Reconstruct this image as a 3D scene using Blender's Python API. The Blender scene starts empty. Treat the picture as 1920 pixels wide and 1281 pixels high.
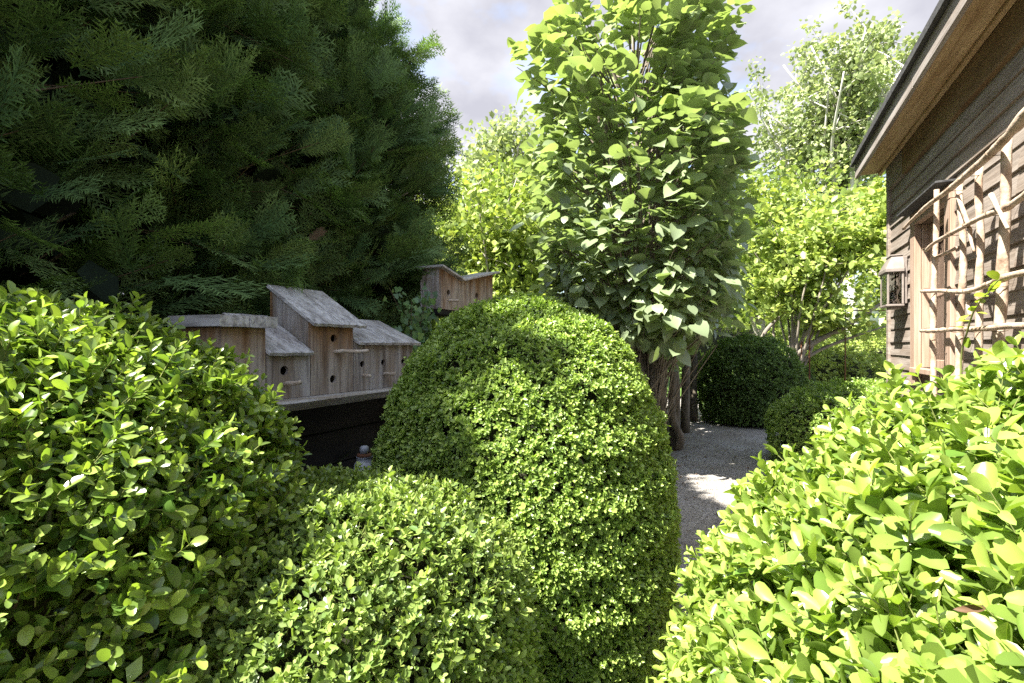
import bpy, bmesh, math, random
import numpy as np
from mathutils import Vector, Matrix
from mathutils.bvhtree import BVHTree

# ------------------------------------------------------------------ camera, sky, sun, exposure
S = bpy.context.scene
COL = S.collection
YAW = math.radians(26.13)
CAM = np.array([0.0, 0.0, 1.35])
cam_d = bpy.data.cameras.new('camera'); cam = bpy.data.objects.new('camera', cam_d); COL.objects.link(cam)
cam.location = CAM; cam.rotation_euler = (math.radians(90), 0, YAW)
cam_d.lens = 17.0; cam_d.sensor_width = 36.0; cam_d.shift_y = 0.005
cam_d.clip_start = 0.02; cam_d.clip_end = 600
S.camera = cam

SUN = np.array([0.338, 0.49, -0.80]); SUN /= np.linalg.norm(SUN)      # direction the light travels
el = math.asin(-SUN[2]); az = math.atan2(-SUN[0], -SUN[1])
w = bpy.data.worlds.new('World'); S.world = w; w.use_nodes = True
nt = w.node_tree; nt.nodes.clear()
N = nt.nodes.new; Lk = nt.links.new
out = N('ShaderNodeOutputWorld'); bg = N('ShaderNodeBackground'); bg.inputs[1].default_value = 0.13
sky = N('ShaderNodeTexSky'); sky.sky_type = 'NISHITA'; sky.sun_disc = False
sky.sun_elevation = el; sky.sun_rotation = az; sky.air_density = 1.0; sky.dust_density = 1.5
tc = N('ShaderNodeTexCoord'); mp = N('ShaderNodeMapping'); mp.inputs['Scale'].default_value = (1.0, 1.0, 1.7)
mp.inputs['Location'].default_value = (0.7, 0.25, 0.1)
nz = N('ShaderNodeTexNoise'); nz.inputs['Scale'].default_value = 2.2; nz.inputs['Detail'].default_value = 9; nz.inputs['Roughness'].default_value = 0.55
rp = N('ShaderNodeValToRGB'); rp.color_ramp.elements[0].position = 0.39; rp.color_ramp.elements[1].position = 0.54
nz2 = N('ShaderNodeTexNoise'); nz2.inputs['Scale'].default_value = 5.0; nz2.inputs['Detail'].default_value = 6
rp2 = N('ShaderNodeValToRGB')
rp2.color_ramp.elements[0].position = 0.36; rp2.color_ramp.elements[0].color = (1.22, 1.22, 1.38, 1)
rp2.color_ramp.elements[1].position = 0.66; rp2.color_ramp.elements[1].color = (1.95, 1.95, 2.08, 1)
mx = N('ShaderNodeMix'); mx.data_type = 'RGBA'
Lk(tc.outputs['Generated'], mp.inputs['Vector']); Lk(mp.outputs[0], nz.inputs['Vector']); Lk(mp.outputs[0], nz2.inputs['Vector'])
Lk(nz.outputs['Fac'], rp.inputs[0]); Lk(nz2.outputs['Fac'], rp2.inputs[0])
Lk(rp.outputs[0], mx.inputs['Factor']); Lk(sky.outputs[0], mx.inputs[6]); Lk(rp2.outputs[0], mx.inputs[7])
Lk(mx.outputs[2], bg.inputs[0]); Lk(bg.outputs[0], out.inputs[0])

sun_d = bpy.data.lights.new('sun', 'SUN'); sun_o = bpy.data.objects.new('sun', sun_d); COL.objects.link(sun_o)
sun_d.energy = 5.0; sun_d.angle = math.radians(0.53); sun_d.color = (1.0, 0.95, 0.86)
sun_o.rotation_euler = Vector(SUN).to_track_quat('-Z', 'Y').to_euler(); sun_o.location = (-6, -6, 12)
S.view_settings.view_transform = 'Standard'; S.view_settings.look = 'None'
S.view_settings.gamma = 1.0; S.view_settings.use_curve_mapping = False
S.view_settings.exposure = 2.1
S.render.engine = 'CYCLES'
cy = S.cycles
cy.use_denoising = False
cy.max_bounces = 8; cy.diffuse_bounces = 4; cy.transmission_bounces = 6; cy.glossy_bounces = 3
cy.use_adaptive_sampling = False

# ------------------------------------------------------------------ view helpers (only used to spend detail where it shows)
FWD = np.array([-math.sin(YAW), math.cos(YAW), 0.0]); RGT = np.array([math.cos(YAW), math.sin(YAW), 0.0])
def project(p):
    q = p - CAM
    t = q @ FWD
    tt = np.where(np.abs(t) < 1e-6, 1e-6, t)
    return 960 + 907*(q @ RGT)/tt, 650 - 907*q[:, 2]/tt, t
def in_view(p, m=200):
    x, y, t = project(p)
    return (t > 0.05) & (x > -m) & (x < 1920+m) & (y > -m) & (y < 1281+m)

# ------------------------------------------------------------------ maths helpers
def unit(a):
    return a/np.maximum(np.linalg.norm(a, axis=-1, keepdims=True), 1e-9)
def perp(a, rng):
    r = rng.normal(size=a.shape)
    return unit(r - (r*a).sum(-1, keepdims=True)*a)
class Noise:
    def __init__(self, seed, scale, n=10):
        r = np.random.default_rng(seed); self.k = unit(r.normal(size=(n, 3)))*(r.uniform(.6, 1.6, (n, 1))*2*math.pi/scale)
        self.ph = r.uniform(0, 6.28, n); self.n = n
    def __call__(self, p):
        return np.sin(p @ self.k.T + self.ph).sum(1)/math.sqrt(self.n/2)

# ------------------------------------------------------------------ object helpers
def thing(name, label, cat, loc=(0, 0, 0), group=None):
    o = bpy.data.objects.new(name, None); COL.objects.link(o); o.location = loc
    o.empty_display_size = .1
    o['label'] = label; o['category'] = cat
    if group: o['group'] = group
    return o
def origin_of(o):
    p = Vector((0, 0, 0))
    while o is not None:
        p += o.location; o = o.parent
    return np.array(p)
def link(name, me, mat, parent, label=None, kind=None):
    o = bpy.data.objects.new(name, me); COL.objects.link(o)
    if mat is not None and not me.materials: me.materials.append(mat)
    if parent is not None: o.parent = parent
    if label: o['label'] = label
    if kind: o['kind'] = kind
    return o
def mesh_np(name, V, F, mat, parent=None, tint=None, smooth=False, kind=None, label=None):
    V = np.asarray(V, dtype=np.float64)
    if parent is not None: V = V - origin_of(parent)
    F = np.asarray(F, dtype=np.int32)
    me = bpy.data.meshes.new(name)
    me.vertices.add(len(V)); me.vertices.foreach_set('co', V.astype(np.float32).ravel())
    k = F.shape[1]
    me.loops.add(F.size); me.loops.foreach_set('vertex_index', F.ravel())
    me.polygons.add(len(F)); me.polygons.foreach_set('loop_start', np.arange(0, F.size, k, dtype=np.int32))
    if smooth: me.polygons.foreach_set('use_smooth', np.ones(len(F), dtype=bool))
    me.update(calc_edges=True)
    if tint is not None:
        a = me.attributes.new('tint', 'FLOAT', 'POINT'); a.data.foreach_set('value', np.asarray(tint, dtype=np.float32))
    return link(name, me, mat, parent, label, kind)
def mesh_bm(name, bm, mat, parent=None, smooth=False, label=None, kind=None):
    if parent is not None: bmesh.ops.translate(bm, verts=bm.verts, vec=Vector(-origin_of(parent)))
    bmesh.ops.recalc_face_normals(bm, faces=bm.faces)
    me = bpy.data.meshes.new(name)
    if smooth:
        for f in bm.faces: f.smooth = True
    bm.to_mesh(me); bm.free()
    return link(name, me, mat, parent, label, kind)
def bm_box(lo, hi, bevel=0.003):
    bm = bmesh.new()
    bmesh.ops.create_cube(bm, size=1)
    for v in bm.verts:
        v.co = Vector([(lo[i]+hi[i])/2 + v.co[i]*(hi[i]-lo[i]) for i in range(3)])
    if bevel: bmesh.ops.bevel(bm, geom=bm.edges[:], offset=bevel, segments=1, affect='EDGES')
    return bm
def box(name, lo, hi, mat, parent=None, bevel=0.003, label=None):
    return mesh_bm(name, bm_box(lo, hi, bevel), mat, parent, label=label)
def bm_prism(poly, axis, a, b, bevel=0.0):
    """closed 2-D outline swept along an axis from a to b; poly in the two other axes in order"""
    bm = bmesh.new()
    def P(q, t):
        if axis == 0: return (t, q[0], q[1])
        if axis == 1: return (q[0], t, q[1])
        return (q[0], q[1], t)
    A = [bm.verts.new(P(q, a)) for q in poly]; B = [bm.verts.new(P(q, b)) for q in poly]
    n = len(poly)
    bm.faces.new(A); bm.faces.new(B[::-1])
    for i in range(n): bm.faces.new((A[i], A[(i+1) % n], B[(i+1) % n], B[i]))
    bmesh.ops.recalc_face_normals(bm, faces=bm.faces)
    if bevel: bmesh.ops.bevel(bm, geom=bm.edges[:], offset=bevel, segments=1, affect='EDGES')
    return bm
def tube(pts, rad, sides=8, cap=True):
    pts = np.asarray(pts, float); rad = np.broadcast_to(np.asarray(rad, float), (len(pts),))
    d = unit(np.gradient(pts, axis=0))
    ref = np.array([0.31, 0.57, 0.13]) if abs(d[0][2]) > .8 else np.array([0, 0, 1.0])
    a = unit(np.cross(d, ref)); b = np.cross(d, a)
    th = np.linspace(0, 2*math.pi, sides, endpoint=False)
    V = pts[:, None] + rad[:, None, None]*(np.cos(th)[None, :, None]*a[:, None] + np.sin(th)[None, :, None]*b[:, None])
    V = V.reshape(-1, 3); F = []
    n = len(pts)
    for i in range(n-1):
        for j in range(sides):
            p, q = i*sides+j, i*sides+(j+1) % sides
            F += [(p, q, q+sides), (p, q+sides, p+sides)]
    if cap:
        V = np.vstack([V, pts[:1], pts[-1:]]); c0 = n*sides
        for j in range(sides):
            F += [(c0, (j+1) % sides, j), (c0+1, (n-1)*sides+j, (n-1)*sides+(j+1) % sides)]
    return V, np.array(F)
def join(parts):
    Vs, Fs, o = [], [], 0
    for V, F in parts:
        Vs.append(V); Fs.append(np.asarray(F)+o); o += len(V)
    return np.vstack(Vs), np.vstack(Fs)
def wobble(a, b, n, amp, rng):
    a, b = np.asarray(a, float), np.asarray(b, float)
    t = np.linspace(0, 1, n)[:, None]
    p = a + (b-a)*t
    j = rng.normal(size=(n, 3))*amp; j[0] = j[-1] = 0
    return p + j
def smooth_path(ctrl, n):
    ctrl = np.asarray(ctrl, float); k = len(ctrl)
    P = np.vstack([2*ctrl[0]-ctrl[1], ctrl, 2*ctrl[-1]-ctrl[-2]])
    o = []
    for u in np.linspace(0, k-1, n):
        i = min(int(u), k-2); t = u-i
        p0, p1, p2, p3 = P[i], P[i+1], P[i+2], P[i+3]
        o.append(.5*((2*p1)+(-p0+p2)*t+(2*p0-5*p1+4*p2-p3)*t*t+(-p0+3*p1-3*p2+p3)*t**3))
    return np.array(o)

# ------------------------------------------------------------------ materials
def new_mat(name):
    m = bpy.data.materials.new(name); m.use_nodes = True
    t = m.node_tree; t.nodes.clear()
    o = t.nodes.new('ShaderNodeOutputMaterial')
    return m, t, t.nodes.new, t.links.new, o
def set_in(b, **kw):
    for k, v in kw.items():
        k = k.replace('_', ' ')
        if k in b.inputs: b.inputs[k].default_value = v
def leaf_mat(name, old, new, trans, tf=0.35, rough=0.4, spec=0.5, var=0.35, patch=0.0):
    m, t, N, L, o = new_mat(name)
    at = N('ShaderNodeAttribute'); at.attribute_name = 'tint'
    geo = N('ShaderNodeNewGeometry'); oi = N('ShaderNodeObjectInfo')
    ad = N('ShaderNodeMath'); ad.operation = 'ADD'; L(geo.outputs['Random Per Island'], ad.inputs[0]); L(oi.outputs['Random'], ad.inputs[1])
    fr = N('ShaderNodeMath'); fr.operation = 'FRACT'; L(ad.outputs[0], fr.inputs[0])
    mix = N('ShaderNodeMix'); mix.data_type = 'RGBA'
    mix.inputs[6].default_value = (*old, 1); mix.inputs[7].default_value = (*new, 1); L(at.outputs['Fac'], mix.inputs['Factor'])
    mr = N('ShaderNodeMapRange'); mr.inputs['To Min'].default_value = 1-var; mr.inputs['To Max'].default_value = 1+var; L(fr.outputs[0], mr.inputs['Value'])
    hs = N('ShaderNodeHueSaturation'); L(mix.outputs[2], hs.inputs['Color']); L(mr.outputs[0], hs.inputs['Value'])
    b = N('ShaderNodeBsdfPrincipled'); L(hs.outputs[0], b.inputs['Base Color']); set_in(b, Roughness=rough); b.inputs['Specular IOR Level'].default_value = spec
    tm = N('ShaderNodeMix'); tm.data_type = 'RGBA'; tm.blend_type = 'MULTIPLY'; tm.inputs['Factor'].default_value = 1.0
    L(hs.outputs[0], tm.inputs[6]); tm.inputs[7].default_value = (*trans, 1)
    tr = N('ShaderNodeBsdfTranslucent'); L(tm.outputs[2], tr.inputs['Color'])
    ms = N('ShaderNodeMixShader'); ms.inputs[0].default_value = tf
    L(b.outputs[0], ms.inputs[1]); L(tr.outputs[0], ms.inputs[2]); L(ms.outputs[0], o.inputs[0])
    return m
def rough_mat(name, cols, scale=(1, 1, 1), nscale=8, rough=0.85, bump=0.3, detail=8, bscale=None, dist=0.01, spec=0.3, pos=(0.3, 0.7)):
    m, t, N, L, o = new_mat(name)
    tc = N('ShaderNodeTexCoord'); mp = N('ShaderNodeMapping'); mp.inputs['Scale'].default_value = scale; L(tc.outputs['Object'], mp.inputs[0])
    oi = N('ShaderNodeObjectInfo'); vm = N('ShaderNodeVectorMath'); vm.operation = 'SCALE'; vm.inputs[0].default_value = (13.1, 7.7, 5.3); L(oi.outputs['Random'], vm.inputs['Scale'])
    va = N('ShaderNodeVectorMath'); va.operation = 'ADD'; L(mp.outputs[0], va.inputs[0]); L(vm.outputs[0], va.inputs[1])
    n1 = N('ShaderNodeTexNoise'); n1.inputs['Scale'].default_value = nscale; n1.inputs['Detail'].default_value = detail; n1.inputs['Roughness'].default_value = .65; L(va.outputs[0], n1.inputs['Vector'])
    r = N('ShaderNodeValToRGB'); cr = r.color_ramp
    cr.elements[0].position = pos[0]; cr.elements[0].color = (*cols[0], 1); cr.elements[1].position = pos[1]; cr.elements[1].color = (*cols[-1], 1)
    for i, c in enumerate(cols[1:-1]):
        e = cr.elements.new(pos[0]+(pos[1]-pos[0])*(i+1)/(len(cols)-1)); e.color = (*c, 1)
    L(n1.outputs['Fac'], r.inputs[0])
    b = N('ShaderNodeBsdfPrincipled'); L(r.outputs[0], b.inputs['Base Color']); set_in(b, Roughness=rough); b.inputs['Specular IOR Level'].default_value = spec
    if bump:
        n2 = N('ShaderNodeTexNoise'); n2.inputs['Scale'].default_value = bscale or nscale*2; n2.inputs['Detail'].default_value = 6; L(va.outputs[0], n2.inputs['Vector'])
        bp = N('ShaderNodeBump'); bp.inputs['Strength'].default_value = bump; bp.inputs['Distance'].default_value = dist
        L(n2.outputs['Fac'], bp.inputs['Height']); L(bp.outputs[0], b.inputs['Normal'])
    L(b.outputs[0], o.inputs[0])
    return m
def plank_mat(name, grey, brown, dark, axis='z', amount=0.5, rough=0.8, grain=1.0, sheltered=None):
    """weathered board: fine grain drawn out along one axis, large stains, dark streaks"""
    m, t, N, L, o = new_mat(name)
    lo, hi = 1.3, 60.0*grain
    sc = {'x': (lo, hi, hi), 'y': (hi, lo, hi), 'z': (hi, hi, lo)}[axis]
    tc = N('ShaderNodeTexCoord'); oi = N('ShaderNodeObjectInfo')
    vm = N('ShaderNodeVectorMath'); vm.operation = 'SCALE'; vm.inputs[0].default_value = (9.1, 4.7, 6.3); L(oi.outputs['Random'], vm.inputs['Scale'])
    va = N('ShaderNodeVectorMath'); va.operation = 'ADD'; L(tc.outputs['Object'], va.inputs[0]); L(vm.outputs[0], va.inputs[1])
    mp = N('ShaderNodeMapping'); mp.inputs['Scale'].default_value = sc; L(va.outputs[0], mp.inputs[0])
    g = N('ShaderNodeTexNoise'); g.inputs['Scale'].default_value = 1.6; g.inputs['Detail'].default_value = 7; g.inputs['Roughness'].default_value = .7; g.inputs['Distortion'].default_value = .6; L(mp.outputs[0], g.inputs['Vector'])
    mp2 = N('ShaderNodeMapping'); s2 = {'x': (1.2, 7, 7), 'y': (7, 1.2, 7), 'z': (7, 7, 1.2)}[axis]; mp2.inputs['Scale'].default_value = s2; L(va.outputs[0], mp2.inputs[0])
    st = N('ShaderNodeTexNoise'); st.inputs['Scale'].default_value = 2.0; st.inputs['Detail'].default_value = 5; L(mp2.outputs[0], st.inputs['Vector'])
    r1 = N('ShaderNodeValToRGB'); r1.color_ramp.elements[0].position = .5-.28*amount; r1.color_ramp.elements[1].position = .5+.32*(1-amount)+.03
    r1.color_ramp.elements[0].color = (*grey, 1); r1.color_ramp.elements[1].color = (*brown, 1); fac = st.outputs['Fac']
    if sheltered:        # wood keeps its brown under the eave and has silvered lower down
        sp = N('ShaderNodeSeparateXYZ'); L(tc.outputs['Object'], sp.inputs[0])
        ml = N('ShaderNodeMapRange'); ml.inputs['From Min'].default_value = sheltered[0]; ml.inputs['From Max'].default_value = sheltered[1]; ml.inputs['To Min'].default_value = -.16; ml.inputs['To Max'].default_value = .24; L(sp.outputs['Z'], ml.inputs['Value'])
        aa = N('ShaderNodeMath'); aa.operation = 'ADD'; L(fac, aa.inputs[0]); L(ml.outputs[0], aa.inputs[1]); fac = aa.outputs[0]
    L(fac, r1.inputs[0])
    r2 = N('ShaderNodeValToRGB'); r2.color_ramp.elements[0].position = .33; r2.color_ramp.elements[1].position = .55
    r2.color_ramp.elements[0].color = (*dark, 1); r2.color_ramp.elements[1].color = (1, 1, 1, 1); L(g.outputs['Fac'], r2.inputs[0])
    mu = N('ShaderNodeMix'); mu.data_type = 'RGBA'; mu.blend_type = 'MULTIPLY'; mu.inputs['Factor'].default_value = .8
    L(r1.outputs[0], mu.inputs[6]); L(r2.outputs[0], mu.inputs[7])
    b = N('ShaderNodeBsdfPrincipled'); L(mu.outputs[2], b.inputs['Base Color']); set_in(b, Roughness=rough); b.inputs['Specular IOR Level'].default_value = .3
    bp = N('ShaderNodeBump'); bp.inputs['Strength'].default_value = .6; bp.inputs['Distance'].default_value = .004; L(g.outputs['Fac'], bp.inputs['Height']); L(bp.outputs[0], b.inputs['Normal'])
    L(b.outputs[0], o.inputs[0])
    return m

M = {}
M['box_big'] = leaf_mat('boxwood_leaf_large', (.055, .125, .025), (.36, .465, .09), (1.35, 1.45, .55), .34, .28, .6, .35)
M['box_right'] = leaf_mat('boxwood_leaf_fresh', (.075, .16, .025), (.40, .51, .11), (1.3, 1.35, .55), .36, .28, .65, .3)
M['box_mid'] = leaf_mat('boxwood_leaf_mid', (.10, .175, .045), (.39, .49, .12), (1.3, 1.4, .6), .32, .34, .55, .3)
M['box_dome'] = leaf_mat('boxwood_leaf_small', (.13, .225, .050), (.42, .54, .12), (1.3, 1.4, .6), .32, .36, .5, .35)
M['box_far'] = leaf_mat('boxwood_leaf_far', (.06, .12, .030), (.24, .34, .075), (1.3, 1.4, .7), .28, .45, .4, .35)
M['core'] = rough_mat('shrub_dark_hull', [(.010, .012, .005), (.035, .035, .016)], nscale=30, bump=.5)  # dark colour for the solid hull added inside each shrub
M['stem_green'] = rough_mat('green_stem', [(.13, .16, .045), (.22, .24, .07)], nscale=20, bump=0)
M['twig'] = rough_mat('brown_twig', [(.07, .05, .03), (.16, .12, .075)], nscale=30, bump=.3)
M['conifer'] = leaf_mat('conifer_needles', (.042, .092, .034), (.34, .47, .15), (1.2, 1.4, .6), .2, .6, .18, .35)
M['conifer_infill'] = leaf_mat('conifer_dark_infill', (.008, .016, .008), (.02, .03, .012), (1, 1.2, .6), .1, .7, .2, .4)  # near-black: shade of the hedge interior put into the leaf colour
M['dead'] = leaf_mat('dry_brown_foliage', (.11, .062, .035), (.26, .165, .10), (1.2, .9, .5), .25, .6, .2, .3)
M['linden'] = leaf_mat('linden_leaf', (.225, .285, .165), (.33, .41, .13), (1.3, 1.4, .65), .36, .38, .6, .22)
M['bark'] = rough_mat('linden_bark', [(.085, .07, .052), (.17, .145, .11), (.26, .225, .18)], scale=(1, 1, .3), nscale=14, bump=.7, dist=.02)
M['bark_grey'] = rough_mat('grey_bark', [(.20, .18, .15), (.36, .33, .29), (.48, .45, .40)], scale=(1, 1, .4), nscale=9, bump=.4)
M['bark_mid'] = rough_mat('grey_brown_bark', [(.14, .12, .095), (.24, .21, .17), (.33, .29, .24)], scale=(1, 1, .4), nscale=9, bump=.4)
M['bark_pale'] = rough_mat('pale_bark', [(.34, .32, .29), (.50, .48, .45), (.62, .60, .57)], scale=(1, 1, .4), nscale=3, bump=.3)
M['tree_a'] = leaf_mat('yellow_green_leaves', (.19, .28, .07), (.46, .53, .15), (1.25, 1.25, .75), .40, .45, .4, .3)
M['tree_b'] = leaf_mat('airy_tree_leaves', (.21, .27, .125), (.42, .47, .22), (1.2, 1.25, .8), .34, .45, .4, .3)  # leaf colour lightened to carry distance haze
M['tree_c'] = leaf_mat('mid_green_leaves', (.14, .21, .055), (.40, .47, .11), (1.3, 1.35, .7), .36, .45, .4, .3)
M['ivy'] = leaf_mat('ivy_leaf', (.07, .15, .06), (.22, .34, .08), (1.3, 1.5, .6), .25, .35, .5, .3)
M['vine'] = leaf_mat('vine_leaf', (.20, .30, .03), (.40, .48, .06), (1.4, 1.5, .5), .4, .4, .5, .25)
M['ground'] = rough_mat('garden_soil', [(.045, .033, .022), (.09, .07, .045), (.06, .085, .03)], nscale=3, bump=.6)
M['lawn'] = rough_mat('lawn', [(.06, .12, .02), (.13, .22, .04)], nscale=5, bump=.6)
def gravel_mat():
    m, t, N, L, o = new_mat('pale_gravel')
    tc = N('ShaderNodeTexCoord')
    v = N('ShaderNodeTexVoronoi'); v.inputs['Scale'].default_value = 95; L(tc.outputs['Object'], v.inputs['Vector'])
    r = N('ShaderNodeValToRGB'); r.color_ramp.elements[0].color = (.19, .182, .17, 1); r.color_ramp.elements[1].color = (.47, .45, .425, 1)
    sx = N('ShaderNodeSeparateColor'); L(v.outputs['Color'], sx.inputs[0]); L(sx.outputs[0], r.inputs[0])
    n = N('ShaderNodeTexNoise'); n.inputs['Scale'].default_value = 2.2; n.inputs['Detail'].default_value = 5; L(tc.outputs['Object'], n.inputs['Vector'])
    r2 = N('ShaderNodeValToRGB'); r2.color_ramp.elements[0].position = .3; r2.color_ramp.elements[0].color = (.72, .68, .62, 1); r2.color_ramp.elements[1].position = .65; r2.color_ramp.elements[1].color = (1, 1, 1, 1); L(n.outputs['Fac'], r2.inputs[0])
    mu = N('ShaderNodeMix'); mu.data_type = 'RGBA'; mu.blend_type = 'MULTIPLY'; mu.inputs['Factor'].default_value = 1; L(r.outputs[0], mu.inputs[6]); L(r2.outputs[0], mu.inputs[7])
    b = N('ShaderNodeBsdfPrincipled'); L(mu.outputs[2], b.inputs['Base Color']); set_in(b, Roughness=.9)
    bp = N('ShaderNodeBump'); bp.inputs['Strength'].default_value = .8; bp.inputs['Distance'].default_value = .006; bp.invert = True
    L(v.outputs['Distance'], bp.inputs['Height']); L(bp.outputs[0], b.inputs['Normal']); L(b.outputs[0], o.inputs[0])
    return m
M['gravel'] = gravel_mat()
M['pebble'] = rough_mat('pebble_stone', [(.14, .135, .125), (.26, .25, .23), (.40, .385, .36)], nscale=60, bump=0, detail=2)
M['siding'] = plank_mat('weathered_brown_paint', (.31, .27, .235), (.215, .17, .135), (.45, .42, .40), 'y', .45, .75, .6)
M['trim'] = plank_mat('bare_pinkish_timber', (.40, .30, .235), (.33, .225, .16), (.6, .52, .46), 'z', .5, .75)
M['soffit'] = plank_mat('tan_plywood_soffit', (.52, .385, .22), (.38, .26, .135), (.55, .45, .36), 'y', .5, .7, .35)
M['fascia'] = plank_mat('silvery_fascia', (.36, .33, .31), (.25, .20, .165), (.5, .46, .43), 'y', .4, .75, .5)
M['frieze'] = plank_mat('dark_tan_frieze', (.23, .155, .08), (.16, .10, .05), (.55, .48, .4), 'y', .5, .75, .4)
M['roof_dark'] = rough_mat('dark_roofing', [(.03, .03, .032), (.09, .09, .09)], nscale=20, bump=.5)
M['room'] = rough_mat('raw_interior_board', [(.10, .07, .045), (.18, .13, .085)], nscale=6, bump=.2)
M['bird_front'] = plank_mat('birdhouse_front_board', (.43, .40, .375), (.24, .175, .12), (.26, .22, .20), 'z', .46, .9, .4)
M['bird_warm'] = plank_mat('birdhouse_brown_board', (.42, .36, .30), (.27, .155, .075), (.25, .20, .17), 'z', .48, .9, .38, (.10, .36))
M['bird_roof'] = plank_mat('silver_roof_board', (.60, .585, .57), (.34, .315, .295), (.20, .18, .17), 'x', .4, .9, .4)
M['bird_shelf'] = plank_mat('live_edge_plank', (.42, .40, .37), (.30, .235, .16), (.42, .37, .32), 'y', .4, .85)
M['perch'] = rough_mat('perch_stick', [(.36, .28, .20), (.58, .50, .40)], nscale=30, bump=.4)
M['black'] = rough_mat('black_stained_board', [(.012, .012, .012), (.03, .028, .026)], scale=(1, .2, 1), nscale=15, bump=.3)
M['pole'] = rough_mat('peeled_branch', [(.14, .085, .055), (.34, .245, .175), (.46, .36, .275), (.52, .43, .35)], scale=(1, .6, .6), nscale=16, bump=.8, dist=.012, pos=(.28, .68))
def plain(name, col, rough=.5, metal=0.0, **kw):
    m, t, N, L, o = new_mat(name); b = N('ShaderNodeBsdfPrincipled'); b.inputs['Base Color'].default_value = (*col, 1)
    set_in(b, Roughness=rough, Metallic=metal, **kw); L(b.outputs[0], o.inputs[0]); return m
M['lantern'] = rough_mat('aged_bronze', [(.15, .125, .11), (.26, .225, .20)], nscale=12, rough=.5, bump=.15, spec=.6)
M['zinc'] = rough_mat('galvanised_metal', [(.22, .23, .25), (.40, .41, .44)], nscale=12, rough=.45, bump=.1, spec=.7)
M['rust'] = rough_mat('rusty_iron', [(.07, .03, .018), (.19, .085, .04)], nscale=25, rough=.9, bump=.4)
def glass_mat():
    m, t, N, L, o = new_mat('clear_pane')
    g = N('ShaderNodeBsdfGlossy'); g.inputs['Roughness'].default_value = .03
    tr = N('ShaderNodeBsdfTransparent'); tr.inputs[0].default_value = (.93, .95, .94, 1)
    fr = N('ShaderNodeFresnel'); fr.inputs['IOR'].default_value = 1.5
    nz = N('ShaderNodeTexNoise'); nz.inputs['Scale'].default_value = 14; tc = N('ShaderNodeTexCoord'); L(tc.outputs['Object'], nz.inputs['Vector'])
    bp = N('ShaderNodeBump'); bp.inputs['Strength'].default_value = .25; bp.inputs['Distance'].default_value = .02; L(nz.outputs['Fac'], bp.inputs['Height']); L(bp.outputs[0], g.inputs['Normal'])
    ms = N('ShaderNodeMixShader'); ad = N('ShaderNodeMath'); ad.operation = 'ADD'; ad.inputs[1].default_value = .12; ad.use_clamp = True; L(fr.outputs[0], ad.inputs[0]); L(ad.outputs[0], ms.inputs[0]); L(tr.outputs[0], ms.inputs[1]); L(g.outputs[0], ms.inputs[2]); L(ms.outputs[0], o.inputs[0])
    return m
M['glass'] = glass_mat()

# ------------------------------------------------------------------ ground
rng = np.random.default_rng(5)
def ground_sheet():
    n = 90
    u = np.linspace(-1, 1, n); g = np.sign(u)*(np.abs(u)**3)*300
    X, Y = np.meshgrid(g, g+6); Z = np.zeros_like(X)
    V = np.stack([X, Y, Z], -1).reshape(-1, 3)
    F = [(i*n+j, i*n+j+1, (i+1)*n+j+1, (i+1)*n+j) for i in range(n-1) for j in range(n-1)]
    o = mesh_np('ground', V, F, M['ground']); o['kind'] = 'structure'
ground_sheet()
def path_sheet():
    ys = np.linspace(-3, 13.5, 60)
    nl, nr = Noise(31, 1.6), Noise(32, 1.9)
    P = np.stack([np.zeros_like(ys), ys, np.zeros_like(ys)], 1)
    xl = -1.02 + .06*nl(P) - np.clip(ys-8.5, 0, 9)*.35; xr = .62 + .06*nr(P) + np.clip(ys-8.4, 0, 9)*.2
    V = []
    for i in range(len(ys)): V += [(xl[i], ys[i], .004), (xr[i], ys[i], .004)]
    F = [(2*i, 2*i+1, 2*i+3, 2*i+2) for i in range(len(ys)-1)]
    o = mesh_np('gravel_path', V, F, M['gravel']); o['kind'] = 'structure'; o['label'] = 'pale gravel path running between clipped shrubs and the shed'
path_sheet()
def lawn_sheet():
    V = [(1.0, 13.6, .006), (40, 10.5, .006), (60, 90, .006), (-60, 90, .006), (-40, 12, .006)]
    me = bpy.data.meshes.new('lawn'); me.from_pydata(V, [], [(0, 1, 2, 3, 4)]); o = link('lawn', me, M['lawn'], None); o['kind'] = 'structure'
lawn_sheet()
def pebbles():
    n = 11000
    p = np.stack([rng.uniform(-.95, .55, n), 2.4+7.4*rng.uniform(0, 1, n)**1.3, np.full(n, .006)], 1)
    T = np.array([(1, 0, 0), (-.5, .8, 0), (-.5, -.8, 0), (0, 0, .75), (.6, .5, .4)], float)
    Fq = np.array([(0, 1, 3), (1, 2, 3), (2, 0, 3), (0, 4, 3), (0, 1, 4)])
    a = rng.uniform(0, 6.28, n); s = rng.uniform(.003, .0085, n)
    c, sn = np.cos(a), np.sin(a)
    V = np.empty((n, 5, 3))
    V[..., 0] = p[:, None, 0]+s[:, None]*(c[:, None]*T[:, 0]-sn[:, None]*T[:, 1])
    V[..., 1] = p[:, None, 1]+s[:, None]*(sn[:, None]*T[:, 0]+c[:, None]*T[:, 1])
    V[..., 2] = p[:, None, 2]+s[:, None]*T[:, 2]
    F = (Fq[None]+(np.arange(n)*5)[:, None, None]).reshape(-1, 3)
    o = mesh_np('gravel', V.reshape(-1, 3), F, M['pebble'], kind='stuff')
    o['label'] = 'loose pale pebbles scattered over the gravel path'; o['category'] = 'gravel'
pebbles()

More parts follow.
